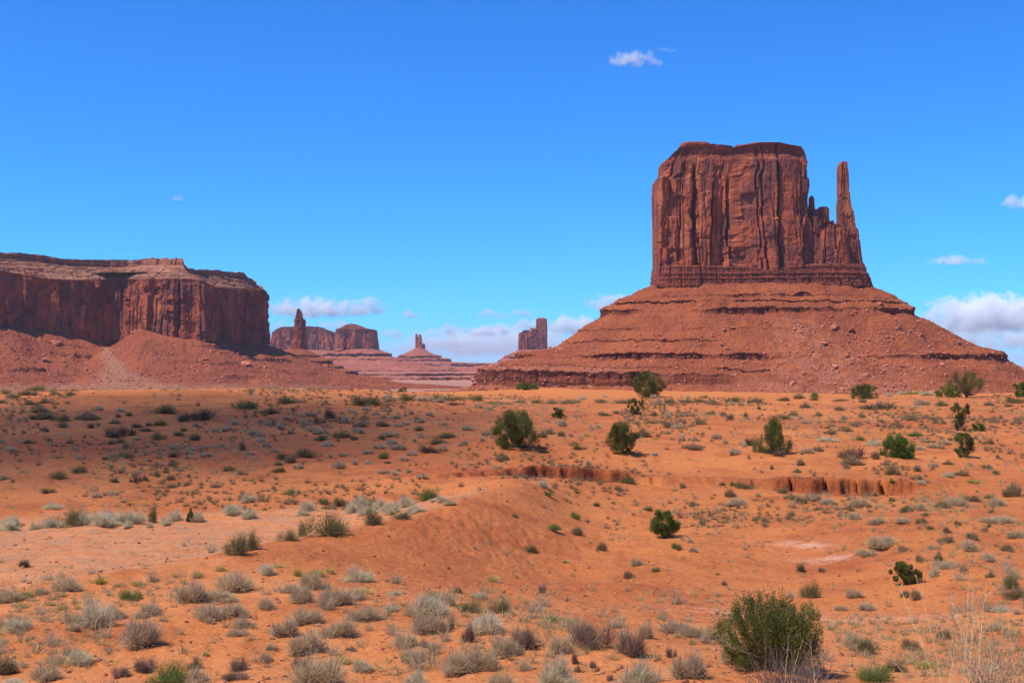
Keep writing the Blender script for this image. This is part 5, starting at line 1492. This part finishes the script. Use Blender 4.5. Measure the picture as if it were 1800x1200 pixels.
def w_dry(px, y, x):
    wash_ = (px < 820)*(y > 34)*(y < 52)
    berm = (px > 350)*(px < 1000)*(y > 36)*(y < 60)
    return np.clip(.08+1.0*clumpy(px, y, x, 81, .12), 0, 1)*np.where(wash_, .10, 1)*np.where(berm, .22, 1)*np.where(y > 205, .04, 1)
def w_dark(px, y, x):
    return np.clip(.05+1.1*clumpy(px, y, x, 83, .22), 0, 1)*(y > 55)*np.where(px > 850, 1, .6)*np.where(y > 225, .04, 1)
scatter('dry_scrub', 'small dry tan grass tufts dotted over the sand', 9400, 801, w_dry, lambda y, rg: rg.uniform(.16, .62)**1.4*1.0*(1+.35*(y > 60))*(1+.3*(y > 120)), None, 30, .034, mat_shrub('tan_scrub', (.50, .36, .18), (.64, .49, .25), trans=.4))
scatter('grey_scrub', 'small grey-brown scrub dotted over the far slopes', 4200, 803, w_dark, lambda y, rg: rg.uniform(.25, .62)*(1+.5*(y > 110)), None, 54, .032, mat_shrub('grey_scrub', (.26, .175, .095), (.38, .27, .14), trans=.35))
scatter('straw_scrub', 'low straw-grey brush filling the gaps between the foreground sagebrush', 430, 807, lambda px, y, x: (y < 44)*np.clip(.03+1.3*clumpy(px, y, x, 87, .25), 0, 1)*np.where((px < 420)*(y > 31), .1, 1), lambda y, rg: rg.uniform(.25, .75), None, 130, .016, mat_shrub('straw_brush', (.46, .34, .22), (.70, .54, .30), var=.5, trans=.4))
scatter('green_scrub', 'small olive scrub dotted over the sand', 1000, 805, w_dark, lambda y, rg: rg.uniform(.2, .45)*(1+.4*(y > 110)), None, 54, .032, mat_shrub('olive_scrub', (.22, .18, .07), (.31, .27, .09), trans=.35))
def ground_stones():
    rg = np.random.default_rng(91)
    n = 5200
    y = np.exp(rg.uniform(math.log(22), math.log(100), n)); x = rg.uniform(-.45, .45, n)*y
    z = ground_h(x, y)
    s = .014+.085*rg.random(n)**5
    rubble('pebbles', 'small reddish stones lying on the sand', np.stack([x, y, z], -1), s, mat_plain('pebble', (.44, .19, .095), (.25, .085, .04), 3), 92)
ground_stones()
def twig_litter():
    rg = np.random.default_rng(95)
    n = 9000
    y = np.exp(rg.uniform(math.log(22), math.log(75), n)); x = rg.uniform(-.45, .45, n)*y
    k = rg.random(n) < .25+.75*sst(-.1, .5, fbm(x/1.8, y/1.8, o=3, seed=96))
    x, y = x[k], y[k]; n = len(x)
    b = np.stack([x, y, ground_h(x, y)+.012], -1)
    a = rg.uniform(0, 6.28, n)
    d = np.stack([np.cos(a), np.sin(a), rg.uniform(0, .5, n)], -1); d /= np.linalg.norm(d, axis=1)[:, None]
    V, Q, t = blades(b, d, rg.uniform(.06, .26, n), rg.uniform(.008, .022, n), rg.uniform(-.1, .1, n), rg)
    me = mesh_np('twig_litter', V, Q)
    add_attr(me, 'tip', t); add_attr(me, 'var', np.repeat(rg.random(n), 6)); add_attr(me, 'leaf', np.zeros(len(V)))
    tag(obj('twig_litter', me, mat_shrub('litter', (.24, .15, .095), (.32, .21, .13), var=.6)), 'dead twigs and litter lying on the sand', 'litter', None, 'stuff')
twig_litter()
# ------------------------------------------------------------------ clouds (volumes far beyond the haze)
def mat_cloud(name, dens, feat, soft=.0, thr=.5, amp=2.2, aniso=-0.38):
    mt = bpy.data.materials.new(name); mt.use_nodes = True
    n, l = mt.node_tree.nodes, mt.node_tree.links
    n.clear()
    out = n.new('ShaderNodeOutputMaterial')
    vol = n.new('ShaderNodeVolumePrincipled')
    vol.inputs['Color'].default_value = (1, 1, 1, 1)
    vol.inputs['Anisotropy'].default_value = aniso
    tc = n.new('ShaderNodeTexCoord'); geo = n.new('ShaderNodeNewGeometry')
    def mth(op, a, b=0., clamp=False):
        t = n.new('ShaderNodeMath'); t.operation = op; t.use_clamp = clamp
        for s, v in ((t.inputs[0], a), (t.inputs[1], b)):
            if isinstance(v, (int, float)): s.default_value = v
            else: l.new(v, s)
        return t.outputs[0]
    ln = n.new('ShaderNodeVectorMath'); ln.operation = 'LENGTH'; l.new(tc.outputs['Object'], ln.inputs[0])
    r2 = mth('MULTIPLY', ln.outputs['Value'], ln.outputs['Value'])
    sp = n.new('ShaderNodeSeparateXYZ'); l.new(tc.outputs['Object'], sp.inputs[0])
    mp = n.new('ShaderNodeVectorMath'); mp.operation = 'SCALE'; mp.inputs['Scale'].default_value = 1.0/feat
    l.new(geo.outputs['Position'], mp.inputs[0])
    nz = n.new('ShaderNodeTexNoise'); l.new(mp.outputs[0], nz.inputs['Vector'])
    nz.inputs['Scale'].default_value = 1.0; nz.inputs['Detail'].default_value = 6; nz.inputs['Roughness'].default_value = .66
    body = mth('SUBTRACT', 1.0, r2)
    v = mth('ADD', mth('MULTIPLY', body, 1.0), mth('MULTIPLY', mth('SUBTRACT', nz.outputs['Fac'], thr), amp*2))
    v = mth('SUBTRACT', v, .45)
    flat = n.new('ShaderNodeMapRange'); l.new(sp.outputs['Z'], flat.inputs['Value'])
    flat.inputs['From Min'].default_value = -.55; flat.inputs['From Max'].default_value = -.15
    v = mth('MULTIPLY', mth('MULTIPLY', v, 1.6, True), flat.outputs[0])
    edge = mth('MULTIPLY', body, 4.0, True)
    l.new(mth('MULTIPLY', mth('MULTIPLY', v, edge), dens), vol.inputs['Density'])
    l.new(vol.outputs[0], out.inputs['Volume'])
    mt.cycles.volume_step_rate = .35
    return mt
CV, CT = ico(2)
def cloud(px, row, w, h, D, mat, label, name='cloud', thick=None):
    me = mesh_np('cloud', CV*1.02, tris=CT)
    o = obj(name, me, mat)
    x, y, z = W(px, row, D)
    o.location = (x, y, z)
    m = D/F
    o.scale = (w*m*.5, (thick or w*.5)*m*.5, h*m*.5)
    return tag(o, label, 'cloud')
MC = mat_cloud('cumulus', .0029, 520, amp=2.3)
MCT = mat_cloud('thin_cumulus', .0020, 480, amp=2.6)
MCS = mat_cloud('stratus', .0012, 800, thr=.50, amp=3.4)
cloud(545, 545, 180, 60, 52000, MC, 'broad white cumulus behind the thin rock tower')
cloud(630, 545, 120, 46, 52500, MC, 'white cloud tail right of the thin rock tower, above the square mesa block')
cloud(650, 530, 44, 26, 52200, MC, 'small rounded cloud puff on top of the cloud tail above the square mesa')
cloud(490, 575, 60, 30, 54000, MCT, 'faint cloud just right of the shaded mesa wall')
cloud(588, 572, 80, 26, 54500, MCT, 'faint cloud directly on top of the far stepped mesa')
cloud(724, 554, 52, 28, 52000, MC, 'small lone cumulus puff above and left of the throne-shaped butte')
cloud(866, 554, 86, 28, 52000, MCT, 'thin cloud strip left of the castle-like butte')
cloud(925, 551, 60, 26, 52800, MCT, 'thin cloud touching the top of the castle tower')
cloud(1072, 535, 120, 46, 50000, MC, 'bright cumulus tucked behind the left skyline of the huge butte')
cloud(1010, 575, 150, 54, 56000, MC, 'wide cumulus bank right of the castle-like butte')
cloud(925, 572, 80, 34, 55000, MC, 'white cumulus directly behind the castle-like butte')
cloud(858, 584, 100, 32, 56000, MC, 'low cumulus row left of the castle-like butte')
cloud(792, 582, 70, 38, 55500, MC, 'rounded low cumulus right of the throne-shaped butte')
cloud(690, 588, 56, 36, 55500, MC, 'low cumulus right of the square mesa block')
cloud(790, 604, 160, 30, 60000, MCT, 'lowest cloud band above the far plateau')
cloud(700, 612, 110, 24, 60500, MCS, 'pale veil of cloud just above the horizon left of the throne-shaped butte')
cloud(880, 606, 440, 80, 64000, MCS, 'long pale cloud veil along the horizon between the far buttes')
cloud(1745, 558, 320, 104, 50000, MC, 'large white cumulus bank at the right edge above the butte slope')
cloud(1660, 580, 200, 44, 52000, MCS, 'pale layered cloud under the large bank at the right')
cloud(1740, 596, 300, 80, 54000, MCS, 'pale cloud veil low at the right edge')
cloud(1682, 459, 128, 26, 46000, MCT, 'thin stretched cloud strip high right of the spire')
cloud(1792, 358, 80, 40, 46000, MC, 'white cloud entering at the right edge high above the slope')
cloud(1120, 106, 110, 44, 46000, MCT, 'wispy cloud high above the huge butte')
cloud(1172, 88, 36, 14, 46000, MCT, 'tiny wisp right of the highest cloud')
cloud(313, 349, 28, 20, 46000, MCT, 'tiny lone wisp high above the left mesa')

# a passing cloud overhead, out of view, whose shadow lies on the left dune
MSH = mat_cloud('overhead_cloud', .042, 60, amp=.75, thr=.42)
def overhead(xc, yc, zc, rx, ry, hgt, label, mat):
    o = obj('cloud', mesh_np('cloud', CV*1.02, tris=CT), mat)
    t = (hgt-zc)/sdir[2]
    o.location = (xc+sdir[0]*t, yc+sdir[1]*t, hgt)
    o.scale = (rx, ry, 28)
    return tag(o, label, 'cloud')
overhead(-36, 110, -5, 52, 76, 900, 'small cloud overhead outside the view that shades the left dune', MSH)

# ------------------------------------------------------------------ air
def haze():
    V = np.array([[x, y, z] for x in (-150000, 150000) for y in (-3000, 42800) for z in (-75, 300)], float)
    Fq = [[0, 1, 3, 2], [4, 6, 7, 5], [0, 4, 5, 1], [2, 3, 7, 6], [0, 2, 6, 4], [1, 5, 7, 3]]
    mt = bpy.data.materials.new('air'); mt.use_nodes = True
    n, l = mt.node_tree.nodes, mt.node_tree.links
    n.clear()
    out = n.new('ShaderNodeOutputMaterial'); v = n.new('ShaderNodeVolumePrincipled')
    v.inputs['Color'].default_value = (.78, .83, 1.0, 1)
    v.inputs['Density'].default_value = 2.4e-5
    v.inputs['Anisotropy'].default_value = .2
    l.new(v.outputs[0], out.inputs['Volume'])
    o = obj('haze', mesh_np('haze', V, Fq), mt)
    tag(o, 'thin bluish desert haze', 'haze', None, 'stuff')
haze()
